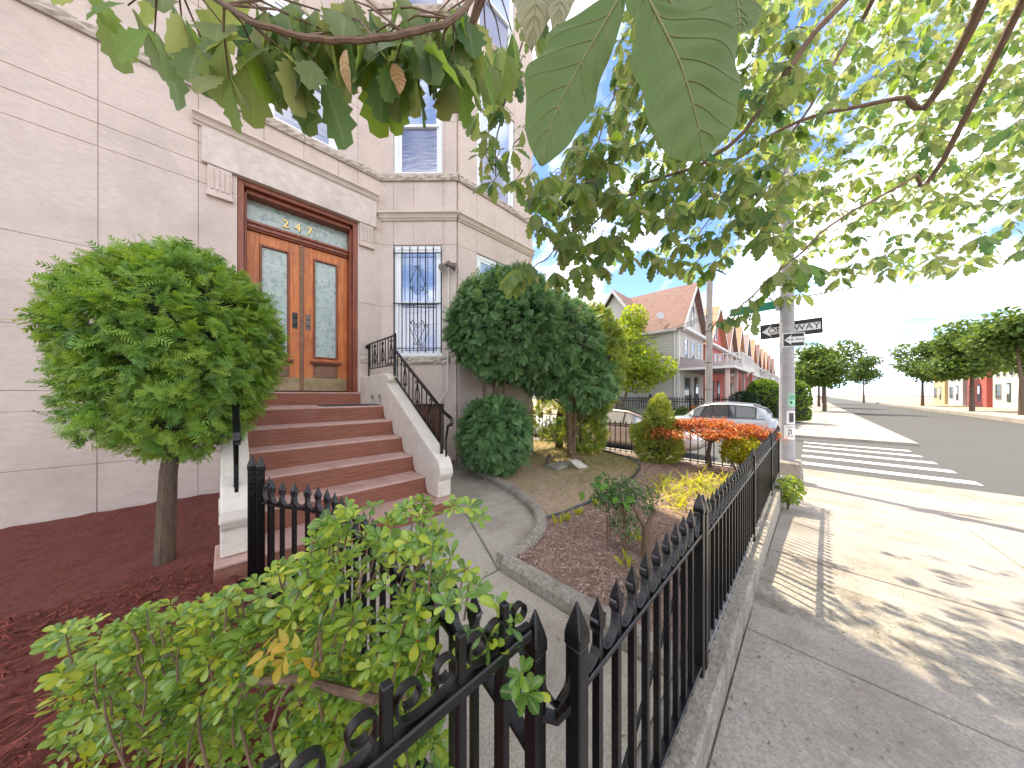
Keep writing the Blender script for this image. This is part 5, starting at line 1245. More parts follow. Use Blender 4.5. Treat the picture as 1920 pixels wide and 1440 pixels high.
    for x in wx:
        w = st_at(x)[0]
        for s in (1,-1):
            a = MB(); a.lathe((x,s*(w-.06),wr), [(wr+.055,0),(wr+.055,.068*1.0)], 22, (0,s,0)); link('wheel_arch', a.mesh('wheel_arch', smooth=True), 'trim_black', t)
            y = MB(); y.lathe((x,s*(w-.19),wr), [(wr*.7,0),(wr*.96,.0),(wr,.04),(wr,.16),(wr*.95,.205),(wr*.66,.212)], 24, (0,s,0)); ty = link('wheel', y.mesh('wheel', smooth=True), 'tyre', t)
            r_ = MB(); r_.lathe((x,s*(w+.008),wr), [(wr*.66,0),(wr*.62,.012),(wr*.15,.004),(wr*.13,.016),(.01,.018)], 20, (0,s,0))
            for q in range(5): an = q*2*math.pi/5; r_.strip([(x+.05*math.cos(an),s*(w+.022),wr+.05*math.sin(an)),(x+wr*.6*math.cos(an),s*(w+.024),wr+wr*.6*math.sin(an))],(0,1,0),.014,.05)
            link('rim', r_.mesh('rim'), 'rim', ty)
    # lamps, bumper strip, handles, mirrors, plates, door seams
    W = st[2][1]
    for s in (1,-1):
        b = MB(); x = -L+.05; zt = .86 if not suv else .90
        b.hexa([(x-.03,s*.52,zt-.14),(x+.02,s*.80,zt-.16),(x+.28,s*(W-.035),zt-.12),(x+.10,s*.5,zt-.12),(x-.01,s*.52,zt+.02),(x+.03,s*.80,zt+.02),(x+.30,s*(W-.035),zt+.02),(x+.1,s*.5,zt+.03)])
        link('tail_lamp', b.mesh('tail_lamp', bevel=.01), 'head_glass' if suv else 'tail_red', t)
        b = MB(); b.hexa([(x-.04,s*.55,.52),(x-.02,s*.78,.52),(x+.1,s*.78,.52),(x+.1,s*.55,.52),(x-.04,s*.55,.58),(x-.02,s*.78,.58),(x+.1,s*.78,.58),(x+.1,s*.55,.58)]); link('reflector', b.mesh('reflector', bevel=.006), 'tail_red', t)
        b = MB(); x = L-.34; b.hexa([(x,s*.84,.62),(x+.24,s*.66,.58),(x+.2,s*.45,.58),(x-.02,s*.6,.62),(x-.04,s*.83,.76),(x+.2,s*.64,.70),(x+.16,s*.45,.70),(x-.05,s*.6,.77)]); link('headlight', b.mesh('headlight', bevel=.01), 'head_glass', t)
        mr = MB(); xm = gh[-1][0]-.35; mr.lathe((xm,s*(W+.07),belt+.07), [(.01,-.09),(.06,-.07),(.075,0),(.06,.07),(.01,.09)], 12, (0,1,0)); link('mirror', mr.mesh('mirror', smooth=True), paint, t)
        for xd in (-.45,.40):
            hd = MB(); hd.box(xd-.09,xd+.09,s*(W+.012)-.012,s*(W+.012)+.012,belt-.15,belt-.12); link('door_handle', hd.mesh('door_handle', bevel=.008), paint if not suv else 'rim', t)
        sm = MB()
        for xd in (-.60,.22,1.02):
            sm.strip([(xd,s*(W*1.0+.0015),.32),(xd,s*(W*1.003+.0015),.55),(xd-.03,s*(W*.975+.002),belt-.10)], (1,0,0), .008, .004)
        link('door_seam', sm.mesh('door_seam'), 'trim_black', t)
        sl = MB(); sl.box(-1.0,1.0,s*W-.02,s*W+.006,.22,.29); link('sill', sl.mesh('sill', bevel=.01), 'trim_black', t)
    b = MB(); b.box(-L-.015,-L+.2,-.5,.5,.36,.46); b.box(L-.2,L+.0,-.5,.5,.34,.44); link('bumper', b.mesh('bumper', bevel=.02), 'trim_black', t)
    b = MB(); b.box(-L-.022,-L+.02,-.16,.16,.60,.70); link('number_plate', b.mesh('number_plate'), 'white_paint', t)
    return t
def road_z(x): return -.60-.26*(x-9.16)/11.44
CARG = 'cars parked along the side street'
make_car('parked_car', 'brown sedan parked behind the rear garden fence', (10.25,4.55,road_z(10.25)), -math.pi/2, 'tan_paint', group=CARG)
make_car('parked_car', 'silver SUV beyond the orange maple across the side street', (17.6,3.35,road_z(17.6)), math.pi/2, 'silver_paint', suv=True, group=CARG)
make_car('parked_car', 'pale blue car glimpsed behind the yew stems', (17.8,10.6,road_z(17.8)), math.pi/2, 'blue_paint', group=CARG)
make_car('parked_car', 'white car half hidden behind the bare stems of the yews', (10.3,10.4,road_z(10.3)), -math.pi/2, 'white_paint', group=CARG)

# ================================================================== houses of the next block
for (nm, c) in (('white_siding',(.47,.455,.42)),('red_brick_paint',(.42,.10,.085)),('pink_wall',(.50,.36,.33)),('grey_wall',(.42,.42,.44)),('tan_wall',(.52,.38,.20)),('cream_wall',(.58,.54,.46)),('blue_wall',(.33,.38,.46))):
    mat(nm, c, tuple(x*.92 for x in c), .75, 4)
def lined(name, spacing, depth=.5):                 # horizontal courses as relief (far siding, shingles)
    m = MAT[name]; nt = m.node_tree; N = nt.nodes; L = nt.links; co = N.new('ShaderNodeTexCoord'); sp_ = N.new('ShaderNodeSeparateXYZ'); L.new(co.outputs['Object'], sp_.inputs[0])
    mu = N.new('ShaderNodeMath'); mu.operation = 'MULTIPLY'; L.new(sp_.outputs[2], mu.inputs[0]); mu.inputs[1].default_value = 1/spacing
    fr = N.new('ShaderNodeMath'); fr.operation = 'FRACT'; L.new(mu.outputs[0], fr.inputs[0]); bp = N.new('ShaderNodeBump'); bp.inputs['Strength'].default_value = depth; bp.inputs['Distance'].default_value = spacing*.25; bp.invert = True
    L.new(fr.outputs[0], bp.inputs['Height']); L.new(bp.outputs[0], N['Principled BSDF'].inputs['Normal'])
for nm in ('pink_wall','grey_wall','tan_wall','cream_wall','blue_wall'): lined(nm, .16)
mat('roof_brown', (.14,.082,.07), (.26,.15,.125), .9, 2.2, .5, 14, stretch=(1,1,5)); mat('roof_orange', (.42,.19,.11), (.55,.27,.16), .9, 2.2, .5, 14, stretch=(1,1,5)); mat('roof_grey', (.22,.19,.19), (.32,.27,.27), .9, 2.2, .5, 14, stretch=(1,1,5))
mat('white_trim', (.52,.52,.51), (.58,.58,.57), .6, 3); mat('dark_bars', (.03,.03,.035), None, .6); mat('grey_wood', (.22,.195,.175), (.32,.29,.26), .9, 3, .3, 20, stretch=(4,4,.5))
HZ = -.5
def gable_house(name, label, x0, x1, yf, depth, ze, zr, wall, roof, trim='white_trim', porch=None, win=True, siding=False, group='gabled houses along the next block'):
    h = thing(name, label, 'house', ((x0+x1)/2,yf,HZ), group); xc = (x0+x1)/2; yb = yf+depth
    m = MB(); m.prism([(x0,HZ),(x1,HZ),(x1,ze),(xc,zr-.12),(x0,ze)], 'y', yf, yb); m.build('wall', wall, h)
    ov = .35; fo = .45; sl = (zr-ze)/(xc-x0); rr = []
    for s, xe in ((-1,x0),(1,x1)):
        xo = xe+s*ov; zo = ze-ov*sl
        m = MB(); m.hexa([(xo,yf-fo,zo),(xo,yb+.2,zo),(xc,yb+.2,zr),(xc,yf-fo,zr),(xo,yf-fo,zo+.14),(xo,yb+.2,zo+.14),(xc,yb+.2,zr+.16),(xc,yf-fo,zr+.16)]); rr.append(m.build('roof', roof, h))
        b = MB(); b.hexa([(xo,yf-fo-.03,zo-.14),(xo,yf-fo,zo-.14),(xc,yf-fo,zr-.16),(xc,yf-fo-.03,zr-.16),(xo,yf-fo-.03,zo+.16),(xo,yf-fo,zo+.16),(xc,yf-fo,zr+.18),(xc,yf-fo-.03,zr+.18)]); b.build('bargeboard', trim, h)
    e = MB(); e.box(x0-.25,x1+.25,yf-fo,yf,ze-.28,ze-.06); e.build('eave', trim, h)
    P = Plane((x0,yf,0),(1,0,0),(0,-1,0)); W = x1-x0
    so = .06 if siding else 0
    def win_(P_, u0, u1, z0, z1, bars=False):
        f = MB()
        for q in ((u0,u0+.07,z0,z1),(u1-.07,u1,z0,z1),(u0+.07,u1-.07,z1-.07,z1),(u0+.07,u1-.07,z0,z0+.07),(u0+.07,u1-.07,(z0+z1)/2-.025,(z0+z1)/2+.025)): f.pbox(P_,*q,.0,.06+so)
        w = f.build('window', trim, h); g = MB(); g.pbox(P_,u0+.06,u1-.06,z0+.06,z1-.06,-.01,.02+so); g.build('pane', 'pane_far', w)
        if bars:
            b = MB(); k = 7
            for i in range(k): u = u0+.05+(u1-u0-.1)*i/(k-1); b.pbox(P_,u-.012,u+.012,z0-.05,z1+.02,.08+so,.10+so)
            for zz in (z0,(z0+z1)/2,z1-.05): b.pbox(P_,u0,u1,zz,zz+.03,.10+so,.12+so)
            b.build('window_bars', 'dark_bars', w)
        return w
    for i in range(3): u = W*(.16+.27*i); win_(P, u, u+W*.13, ze-2.75, ze-.75)
    win_(P, W*.44, W*.56, ze+.55, min(zr-1.1, ze+2.2))
    win_(P, W*.14, W*.38, .75, 2.65, True)
    dr = MB(); dr.pbox(P,W*.58,W*.72,HZ+.9,2.75,0,.05+so); d_ = dr.build('door', 'dark_bars', h); dk = MB(); dk.pbox(P,W*.60,W*.70,HZ+1.9,2.55,.05+so,.07+so); dk.build('pane', 'pane_far', d_)
    if porch:
        py0 = yf-porch['d']; zt = porch['z']; f = MB(); f.box(x0,x1,py0,yf,HZ,HZ+.8); f.build('porch_base', wall, h)
        for i in range(4): 
            s_ = MB(); s_.box(xc-.2,xc+1.4,py0-.3*(4-i),py0,HZ,HZ+.2*(i+1)); s_.build('porch_step', 'kerb_concrete', h)
        if porch['deck']:
            r = MB(); r.box(x0-.1,x1+.1,py0-.15,yf,zt,zt+.35); r.build('porch_roof', trim, h)
            rl = MB(); rl.box(x0-.05,x1+.05,py0-.08,py0-.02,zt+1.35,zt+1.45); rl.box(x0-.05,x0+.01,py0-.02,yf,zt+1.35,zt+1.45); rl.box(x1-.01,x1+.05,py0-.02,yf,zt+1.35,zt+1.45); rl.box(x0-.05,x1+.05,py0-.07,py0-.03,zt+.45,zt+.52); rl.build('balcony_rail', trim, h)
            bm2 = MB(); bm2.box(-.03,.03,-.03,.03,0,.95); bme2 = bm2.mesh('baluster'); bme2.materials.append(MAT[trim]); k = int(W/.32)
            for i in range(k+1): inst('baluster', bme2, h, (x0+W*i/k,py0-.05,zt+.42))
            for i in range(1,8): 
                inst('baluster', bme2, h, (x0-.02,py0+(yf-py0)*i/8,zt+.42))
        else:
            r = MB(); r.hexa([(x0-.15,py0-.2,zt),(x1+.15,py0-.2,zt),(x1+.15,yf,zt),(x0-.15,yf,zt),(x0-.15,py0-.2,zt+.14),(x1+.15,py0-.2,zt+.14),(x1-.3,yf,zt+1.05),(x0+.3,yf,zt+1.05)]); r.build('porch_roof', porch.get('roof','roof_grey'), h)
            gt = MB(); gt.box(x0-.2,x1+.2,py0-.30,py0-.2,zt-.02,zt+.14); gt.box(x0-.25,x0-.15,py0-.2,yf,zt-.02,zt+.14); gt.build('gutter', trim, h)
        for i in range(3):
            u = x0+.2+(W-.4)*i/2; c = MB(); c.box(u-.12,u+.12,py0+.05,py0+.29,HZ+.8,zt); c.build('porch_post', porch.get('post',trim), h, bevel=.02)
        rl = MB(); rl.box(x0,x1,py0+.02,py0+.07,HZ+1.65,HZ+1.72)
        for i in range(int(W/.22)): u = x0+.1+i*.22; rl.box(u-.012,u+.012,py0+.03,py0+.06,HZ+.8,HZ+1.65)
        rl.build('porch_railing', 'dark_bars', h)
    if siding:                                   # clapboards on the long side facing the street
        PS = Plane((x0,yb,0),(0,-1,0),(-1,0,0)); n = int((ze-HZ)/.20); b = MB()
        bd = MB(); bd.hexa([(0,0,0),(0,-depth,0),(.0,-depth,0),(.0,0,0),(-.002,0,.16),(-.002,-depth,.16),(.01,-depth,.16),(.01,0,.16)])
        bd = MB(); bd.hexa([(-.065,0,0),(.01,0,0),(.01,-depth,0),(-.065,-depth,0),(-.012,0,.215),(.01,0,.215),(.01,-depth,.215),(-.012,-depth,.215)]); bme3 = bd.mesh('clapboard'); bme3.materials.append(MAT[wall])
        for i in range(n): inst('clapboard', bme3, h, (x0,yb,HZ+i*(ze-.35-HZ)/n))
        bf = MB(); bf.hexa([(0,-.05,0),(W,-.05,0),(W,.01,0),(0,.01,0),(0,-.012,.215),(W,-.012,.215),(W,.01,.215),(0,.01,.215)]); bme4 = bf.mesh('clapboard'); bme4.materials.append(MAT[wall])
        for i in range(n): inst('clapboard', bme4, h, (x0,yf,HZ+i*(ze-.35-HZ)/n))
        cbd = MB(); cbd.box(x0-.05,x0+.12,yf-.05,yf+.12,HZ,ze-.2); cbd.build('corner_board', trim, h)
        dp = MB(); dp.tube([(x0-.10,yf+.25,ze-.3),(x0-.10,yf+.25,HZ+.1)], .05, 8); dp.build('downpipe', trim, h)
        # cross gable on the street side
        yc = yf+5.0; hw = 1.9; zp = zr-.15; za = ze+.9
        g = MB(); g.prism([(yc-hw,ze-.2),(yc+hw,ze-.2),(yc+hw,za),(yc,zp-.3),(yc-hw,za)], 'x', x0-.02, xc); dm = g.build('cross_gable', wall, h)
        for s in (-1,1):
            r = MB(); r.hexa([(x0-.45,yc+s*(hw+.35),za-.32),(xc,yc+s*(hw+.35),za-.32),(xc,yc,zp),(x0-.45,yc,zp),(x0-.45,yc+s*(hw+.35),za-.18),(xc,yc+s*(hw+.35),za-.18),(xc,yc,zp+.15),(x0-.45,yc,zp+.15)]); r.build('gable_roof', roof, h)
            b = MB(); b.hexa([(x0-.49,yc+s*(hw+.35),za-.5),(x0-.45,yc+s*(hw+.35),za-.5),(x0-.45,yc,zp-.2),(x0-.49,yc,zp-.2),(x0-.49,yc+s*(hw+.35),za-.16),(x0-.45,yc+s*(hw+.35),za-.16),(x0-.45,yc,zp+.16),(x0-.49,yc,zp+.16)]); b.build('bargeboard', trim, h)
        ew = MB(); ew.box(x0-.4,x0,yf,yb,ze-.42,ze-.25); ew.build('eave', trim, h)
        c = MB(); c.box(xc-.9,xc-.2,yb-.8,yb-.1,zr-1.5,zr+.9); c.build('chimney', 'red_brick_paint', h)
        ds = MB(); pd = V3((x0+.35,yf+1.4,ze+.4)); ds.tube([pd,pd+V3((-.25,-.1,.55))],.03,6); ds.lathe(pd+V3((-.25,-.1,.6)),[(.30,0),(.24,-.05),(.02,-.08)],16,(-.7,-.6,.3)); ds.build('satellite_dish', 'grey_wall', h, smooth=True)
        for k in range(2): win_(PS, 2.0+3.4*k, 2.9+3.4*k, 1.2, 2.8)
    return h
H1 = 6.85
gable_house('gabled_house', 'white clapboard house with brown gable roof and porch at the far corner', 24.0, 31.0, H1, 11.0, 6.45, 10.35, 'white_siding', 'roof_brown', porch=dict(d=3.1,z=3.1,deck=False,post='pink_wall'), siding=True)
gable_house('gabled_house', 'red house with a white balcony next to the white clapboard house', 32.3, 40.0, H1, 11.0, 6.3, 10.3, 'red_brick_paint', 'roof_orange', porch=dict(d=2.6,z=3.6,deck=True,post='red_brick_paint'))
specs = [('pink_wall','roof_brown',41.0,'pinkish house third in the gabled row, right of the red one'),('cream_wall','roof_orange',46.8,'cream house with orange roof, fourth in the gabled row'),('blue_wall','roof_grey',53.2,'blue grey house with dark gable, fifth in the gabled row'),
         ('tan_wall','roof_orange',59.8,'tan house with orange roof, sixth in the gabled row'),('cream_wall','roof_brown',66.2,'cream house seventh in the gabled row'),('grey_wall','roof_orange',72.8,'grey house eighth in the gabled row'),
         ('tan_wall','roof_orange',79.5,'tan house ninth in the gabled row'),('grey_wall','roof_brown',87,'grey house tenth in the gabled row'),('cream_wall','roof_brown',96,'last cream house at the far end of the gabled row')]
for i, (w, r, x, lb) in enumerate(specs):
    gable_house('gabled_house', lb, x, x+5.6, H1, 10.0, 6.3, 10.3, w, r, porch=dict(d=2.4,z=3.4,deck=i in (0,2,4,5),post='white_trim',roof='roof_grey'))
# houses across the front street, right of the photograph
for i, (x, w, r, lb) in enumerate(((66,'cream_wall','roof_brown','cream gabled house across the front street, nearest to the corner'),(75,'red_brick_paint','roof_grey','red gabled house across the front street'),(84,'grey_wall','roof_brown','grey gabled house across the front street, beyond the red one'),(93,'tan_wall','roof_orange','tan gabled house far along the front street'))):
    h = gable_house('gabled_house', lb, x, x+7, -17, 9.0, 6.3, 10.0, w, r, porch=None, group='houses across the front street')
    h.rotation_euler = (0,0,math.pi)
# ---- fence of the far corner house
xf = thing('iron_fence', 'tall black iron fence before the white clapboard house', 'fence', (23.4,6,HZ))
FP2 = picket_mesh(1.75, .022, name='picket'); FO2 = post_mesh(1.95, .07)
for i in range(64):
    y = 3.2+i*.17
    if i % 16 == 0: inst('post', FO2, xf, (23.4,y,-.6))
    else: inst('picket', FP2, xf, (23.4,y,-.6))
for z in (.98,.80,-.4): 
    m = MB(); m.box(23.37,23.43,3.2,14.0,z-.03,z+.03); m.build('rail', 'iron', xf)
# ---- utility pole and its wire
up_ = thing('utility_pole', 'weathered wooden utility pole before the red house', 'pole', (20.9,4.32,-.75))
m = MB(); m.tube([(20.9,4.32,-.75),(20.9,4.30,4),(20.88,4.26,8.6)], [.20,.185,.16], 12); m.build('post', 'grey_wood', up_, smooth=True)
m = MB()
for z in (1.6,3.2,5.1): m.lathe((20.9,4.31,z), [(.195,0),(.195,.05)], 12)
m.build('band', 'dark_bars', up_)
w0 = V3((20.75,4.4,6.1)); m = MB()
for k in range(3): m.tube([w0+V3((0,0,-.1*k)), w0+V3((-.3,1.0,-.35-.12*k)), w0+V3((-.6,4.0,-1.1-.1*k)), w0+V3((-1.0,9,-1.9))], .018, 5)
m.tube([w0, w0+V3((.05,-.1,-.6)), w0+V3((.1,-.15,-1.2))], .03, 6); m.build('cable', 'hose', up_)
m = MB(); m.tube([w0+V3((0,0,.2)), w0+V3((6,-1.2,.5)), w0+V3((14,-1.2,1.0)), w0+V3((40,-1,1.5))], .014, 5); m.build('cable', 'hose', up_)
# ---- street sign pole
mat('galv', (.27,.265,.285), (.36,.355,.37), .55, 6, .1, 30, c3=(.30,.28,.27), s3=4, p3=(.55,.75)); mat('sign_black', (.012,.012,.014), None, .4); mat('sign_white', (.74,.74,.74), None, .45); mat('sign_green', (.0,.19,.11), None, .4)
spx, spy = 8.02, .33; zg = zs(8.0)
spole = thing('sign_pole', 'grey metal street pole with one way signs at the garden corner', 'pole', (spx,spy,zg))
m = MB(); m.hexa([(spx-.26,spy-.24,zg-.1),(spx+.26,spy-.24,zg-.1),(spx+.26,spy+.24,zg-.1),(spx-.26,spy+.24,zg-.1),(spx-.24,spy-.22,zg+.42),(spx+.24,spy-.22,zg+.42),(spx+.24,spy+.22,zg+.42),(spx-.24,spy+.22,zg+.42)]); m.build('footing', 'kerb_concrete', spole, bevel=.03)
m = MB(); m.tube([(spx,spy,zg+.40),(spx,spy,2.2),(spx,spy,6.6)], [.122,.112,.10], 18); m.build('post', 'galv', spole, smooth=True)
m = MB()
m.tube([(spx,spy,3.20),(spx+.1,spy-.9,3.24)], .012, 6); m.build('cable', 'galv', spole, smooth=True)
for z in (1.6,2.0,2.30,2.78,3.05,3.18): m = MB(); m.lathe((spx,spy,z), [(.118,0),(.118,.018)], 18); m.build('strap', 'galv', spole, smooth=True)
def sign(name, c, right, w, h, plate, parts, tilt=0):
    r = V3(right).normalized(); up = V3((0,0,1)); nrm = r.cross(up)
    if tilt: 
        R = Matrix.Rotation(tilt,3,nrm); r = R@r; up = R@up
    return c, r, up, nrm
def plate(par, nm, c, r, up, nrm, u0, u1, v0, v1, mt, n0, n1):
    m = MB(); m.hexa([c+r*u0+up*v0+nrm*n0,c+r*u1+up*v0+nrm*n0,c+r*u1+up*v0+nrm*n1,c+r*u0+up*v0+nrm*n1,c+r*u0+up*v1+nrm*n0,c+r*u1+up*v1+nrm*n0,c+r*u1+up*v1+nrm*n1,c+r*u0+up*v1+nrm*n1]); return m.build(nm, mt, par)
def arrow(par, c, r, up, nrm, w, h, n, mt):
    pts = [(-w/2,0),(-w/2+h*.62,h/2),(-w/2+h*.5,h*.28),(w/2,h*.28),(w/2,-h*.28),(-w/2+h*.5,-h*.28),(-w/2+h*.62,-h/2)]
    m = MB(); m.poly([c+r*a+up*b+nrm*n for a,b in pts]); return m.build('arrow', mt, par)
s1 = thing('one_way_sign', 'long black one way sign with a white left arrow behind the pole', 'sign', (spx+.14,spy,2.5))
c = V3((spx+.135,spy-.04,2.63)); r = V3((.10,-1,.03)).normalized(); nrm = V3((-1,-.10,0)).normalized(); up = nrm.cross(r)*-1
up = r.cross(nrm)*-1 if r.cross(nrm).z < 0 else r.cross(nrm)
pl = plate(s1,'plate',c,r,up,nrm,-.457,.457,-.152,.152,'sign_black',-.003,.0)
arrow(s1,c,r,up,nrm,.86,.25,.003,'sign_white'); place_text('ONE', .16, 'sign_black', s1, c-r*.17+nrm*.005, r, up, .001); place_text('WAY', .16, 'sign_black', s1, c+r*.24+nrm*.005, r, up, .001)
s2 = thing('one_way_sign', 'small white edged one way sign on the front of the pole', 'sign', (spx-.13,spy,2.3))
c = V3((spx-.135,spy-.10,2.37)); r = V3((.35,-1,0)).normalized(); nrm = V3((-1,-.35,0)).normalized(); up = V3((0,0,1))
plate(s2,'plate',c,r,up,nrm,-.165,.165,-.135,.135,'sign_white',-.003,0); plate(s2,'face',c,r,up,nrm,-.150,.150,-.120,.120,'sign_black',.0,.002)
arrow(s2,c,r,up,nrm,.29,.20,.004,'sign_white'); place_text('ONE WAY', .066, 'sign_black', s2, c+r*.022+nrm*.006, r, up, .001)
s3 = thing('street_name_sign', 'green street name sign half hidden by oak leaves', 'sign', (spx,spy+.12,3.05))
c = V3((spx-.02,spy+.52,3.12)); r = V3((0,-1,.03)).normalized(); nrm = V3((-1,0,0)); up = V3((0,0,1))
plate(s3,'plate',c,r,up,nrm,-.40,.38,-.085,.085,'sign_green',-.003,.0)
m = MB(); m.box(spx-.13,spx-.01,spy+.10,spy+.16,3.0,3.24); m.build('bracket', 'galv', s3)
# flyers taped round the pole
def flyer(nm, label, z0, z1, a0, a1, mt, marks):
    t = thing(nm, label, 'flyer', (spx,spy,z0), 'flyers taped to the pole')
    m = MB(); n = 6; R = .121
    pts = [(a0+(a1-a0)*i/n) for i in range(n+1)]
    for i in range(n): m.poly([(spx+R*math.cos(q),spy+R*math.sin(q),z) for q,z in ((pts[i],z0),(pts[i+1],z0),(pts[i+1],z1),(pts[i],z1))])
    m.build('sheet', mt, t)
    k = MB()
    for (f0,f1,g0,g1) in marks:
        for i in range(4):
            q0, q1 = a0+(a1-a0)*(f0+(f1-f0)*i/4), a0+(a1-a0)*(f0+(f1-f0)*(i+1)/4); R2 = R+.002
            k.poly([(spx+R2*math.cos(q),spy+R2*math.sin(q),z0+(z1-z0)*z) for q,z in ((q0,g0),(q1,g0),(q1,g1),(q0,g1))])
    k.build('print', 'dark_ink' if 'dark_ink' in MAT else mat('dark_ink', (.06,.06,.07), None, .7), t)
A = math.atan2(-spy,-spx)
flyer('flyer', 'green printed flyer, topmost on the street pole', 1.07, 1.32, A+.15, A+1.35, mat('green_paper', (.28,.58,.40), None, .7), [(.1,.9,.8,.86),(.1,.9,.68,.73),(.1,.8,.56,.6),(.2,.45,.2,.4)])
flyer('flyer', 'flyer with a dark picture, middle of three on the pole', .72, .98, A-.05, A+1.25, mat('paper', (.72,.71,.70), None, .7), [(.25,.75,.15,.85)])
flyer('flyer', 'white flyer with a sketch, lowest on the street pole', .42, .70, A-.35, A+1.2, 'paper', [(.2,.8,.84,.88),(.35,.40,.2,.7),(.40,.6,.62,.70),(.55,.62,.4,.68),(.4,.6,.38,.44),(.5,.72,.2,.26)])

# ================================================================== far plants
leafmat('hedge', [(.07,.14,.02),(.11,.19,.025),(.15,.23,.03)], .6, .25); leafmat('hedge_dark', [(.02,.05,.02),(.035,.075,.025)], .5, .1)
leafmat('far_tree', [(.05,.10,.025),(.08,.14,.03),(.12,.18,.035)], .6, .35); leafmat('gold_tree', [(.12,.20,.025),(.18,.26,.03),(.24,.30,.035),(.10,.16,.025)], .6, .45)
def hedge(label, c, rx, ry, h, mt, n=2600, round_=True, z0=-.55):
    t = thing('clipped_hedge', label, 'hedge', (c[0],c[1],z0), 'clipped hedges behind the SUV')
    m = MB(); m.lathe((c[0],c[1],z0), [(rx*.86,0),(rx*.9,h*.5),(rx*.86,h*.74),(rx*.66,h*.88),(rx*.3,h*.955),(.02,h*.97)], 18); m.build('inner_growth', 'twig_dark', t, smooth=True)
    u = RNG.random(n); a = RNG.uniform(0,6.283,n); zz = u*h; pr_ = np.interp(u,[0,.5,.74,.88,.96,1],[.93,1,.96,.76,.45,.05])
    top_ = RNG.random(n) < .22; q = np.sqrt(RNG.random(n)); 
    x = np.cos(a)*rx*np.where(top_,q*.9,pr_); y = np.sin(a)*ry*np.where(top_,q*.9,pr_); z = np.where(top_, h*np.interp(q*.9,[0,.45,.76,.96],[1,.96,.88,.74]), zz)
    p = np.stack([c[0]+x,c[1]+y,z0+z],1)+RNG.normal(size=(n,3))*.02; nr = np.stack([np.cos(a),np.sin(a),np.where(top_,1.,.2)],1)
    v, f, r = scatter(OVAL[0], OVAL[1], frames(nr+RNG.normal(size=(n,3))*.6, nr, RNG.uniform(.10,.2,n), .5), p); fol('foliage', v, f, r, mt, t)
hedge('round topped green hedge behind the silver SUV', (28.6,2.45), .95, .95, 2.95, 'hedge')
hedge('round topped green hedge right behind the street pole', (29.5,.95), .95, .95, 2.85, 'hedge')
hedge('low dark green hedge ball left of the tall hedges', (27.0,3.35), .8, .8, 2.0, 'hedge_dark')
m = MB(); 
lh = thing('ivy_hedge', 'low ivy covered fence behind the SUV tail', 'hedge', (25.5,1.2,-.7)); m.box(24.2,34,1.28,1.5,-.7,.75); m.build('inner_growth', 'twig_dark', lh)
n = 2600; p = np.stack([RNG.uniform(24.1,34,n), np.where(RNG.random(n)<.7,1.25,1.38)+RNG.normal(size=n)*.05, RNG.uniform(-.7,.82,n)],1)
v, f, r = scatter(OVAL[0], OVAL[1], frames(sph(n), np.tile((0,-1.,.6),(n,1)), RNG.uniform(.1,.2,n), .5), p); fol('foliage', v, f, r, 'hedge_dark', lh)
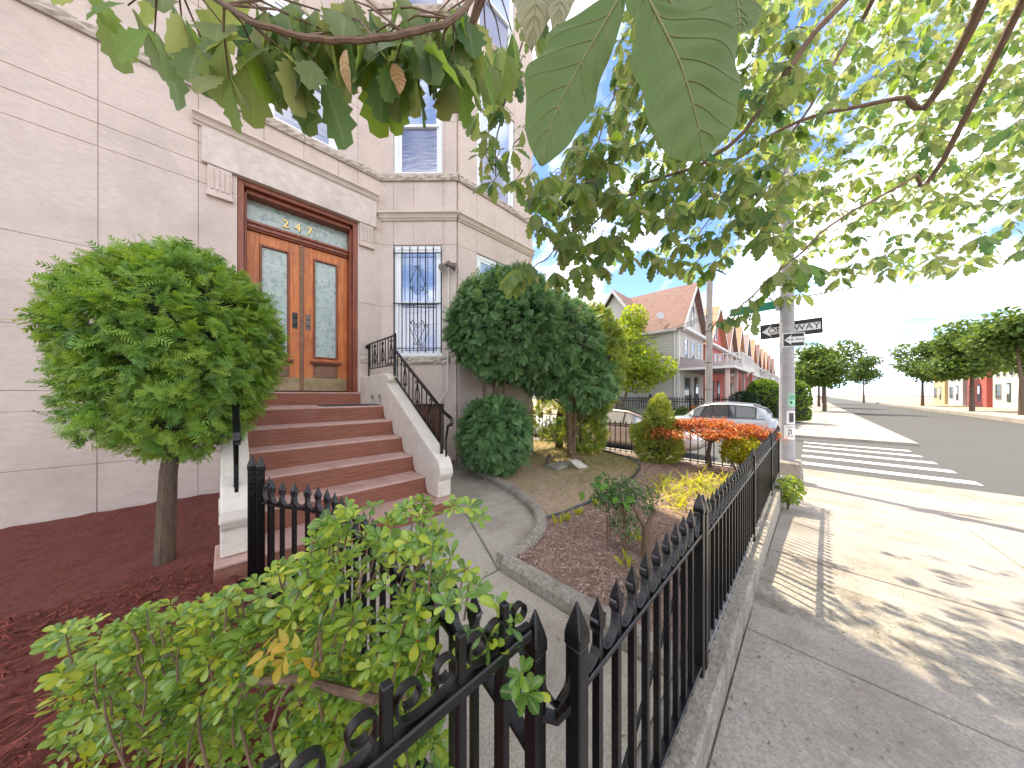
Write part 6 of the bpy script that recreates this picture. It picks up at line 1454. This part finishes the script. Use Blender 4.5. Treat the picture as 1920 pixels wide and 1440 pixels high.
def tree(name, label, base, crowns, mt, size, trunks, group=None, seed=1, shape=OVAL):
    t = thing(name, label, 'tree', base, group)
    for (pts, r0, r1) in trunks: m = MB(); k = len(pts); m.tube(pts, [r0+(r1-r0)*i/(k-1) for i in range(k)], 8); m.build('trunk', 'bark', t, smooth=True)
    vs_, fs_, rs_ = [], [], []; off = 0
    for i, (c, rad, n) in enumerate(crowns):
        p, nr = blob_surface(n, c, rad, .22, seed+i, fill=.7); ax = nr*.6+np.array((0,0,-.1))+RNG.normal(size=nr.shape)*.7
        v, f, r = scatter(shape[0], shape[1], frames(ax, nr*.5+np.array((0,0,.7)), RNG.uniform(.6,1.3,len(p))*size, .5), p); vs_.append(v); fs_.append(f+off); rs_.append(r); off += len(v)
    fol('crown', np.concatenate(vs_), np.concatenate(fs_), np.concatenate(rs_), mt, t); return t
b = V3((21.5,10.1,-.72))
cr = [((b.x+random.uniform(-1.5,1.5),b.y+random.uniform(-2.4,2.4),random.uniform(2.3,6.4)),(1.2,1.4,1.0),850) for _ in range(16)]+[((b.x,b.y,4.4),(1.9,2.3,2.5),2200),((b.x+.3,b.y-.8,7.0),(1.0,1.0,.9),700),((b.x,b.y+1.4,6.6),(.9,.9,.9),500)]
tree('street_tree', 'yellow green street tree in front of the white house', b, cr, 'gold_tree', .22,
     [([b, b+V3((.0,.05,1.0)), b+V3((-.1,.2,2.4)), b+V3((-.3,.6,4.4))],.16,.07),([b+V3((.05,0,.1)), b+V3((.12,-.12,1.2)), b+V3((.2,-.5,2.8)), b+V3((.4,-1.0,4.6))],.13,.05),([b+V3((0,.05,.2)), b+V3((0,.3,1.4)), b+V3((0,.9,3.2))],.10,.04)], seed=40)
for k, (x, y, h, lb) in enumerate(((52,-1.2,7.5,'far green street tree right of the sign pole'),(72,-1.0,8.5,'small distant street tree at the end of the gabled row'),(58,-12.3,9,'leafy street tree across the front street'),(80,-12.6,9.5,'farther street tree across the front street'),(100,-2,9,'farthest tree at the end of the front street'),(110,-9,11,'tall tree closing the end of the street'),(50,-13,8,'nearest street tree across the front street'))):
    b = V3((x,y,-.7)); cr = [((x+random.uniform(-1.7,1.7),y+random.uniform(-1.7,1.7),h*random.uniform(.45,.95)),(1.5,1.5,1.2),500) for _ in range(12)]
    tree('street_tree', lb, b, cr, 'far_tree', .34, [([b,b+V3((0,0,h*.4)),b+V3((.1,.2,h*.8))],.2,.06)], 'distant street trees', 60+k*9)
# low red and green plants before the far fence
fp_ = thing('flower_bed', 'red and green low plants before the far iron fence', 'plants', (22.9,5.8,-.7))
cloud_leaves('foliage', (22.9,6.3,-.1), (.35,.5,.5), 240, .22, 'far_tree', fp_); cloud_leaves('flowers', (22.9,5.5,-.05), (.35,.45,.45), 200, .2, 'maple', fp_)
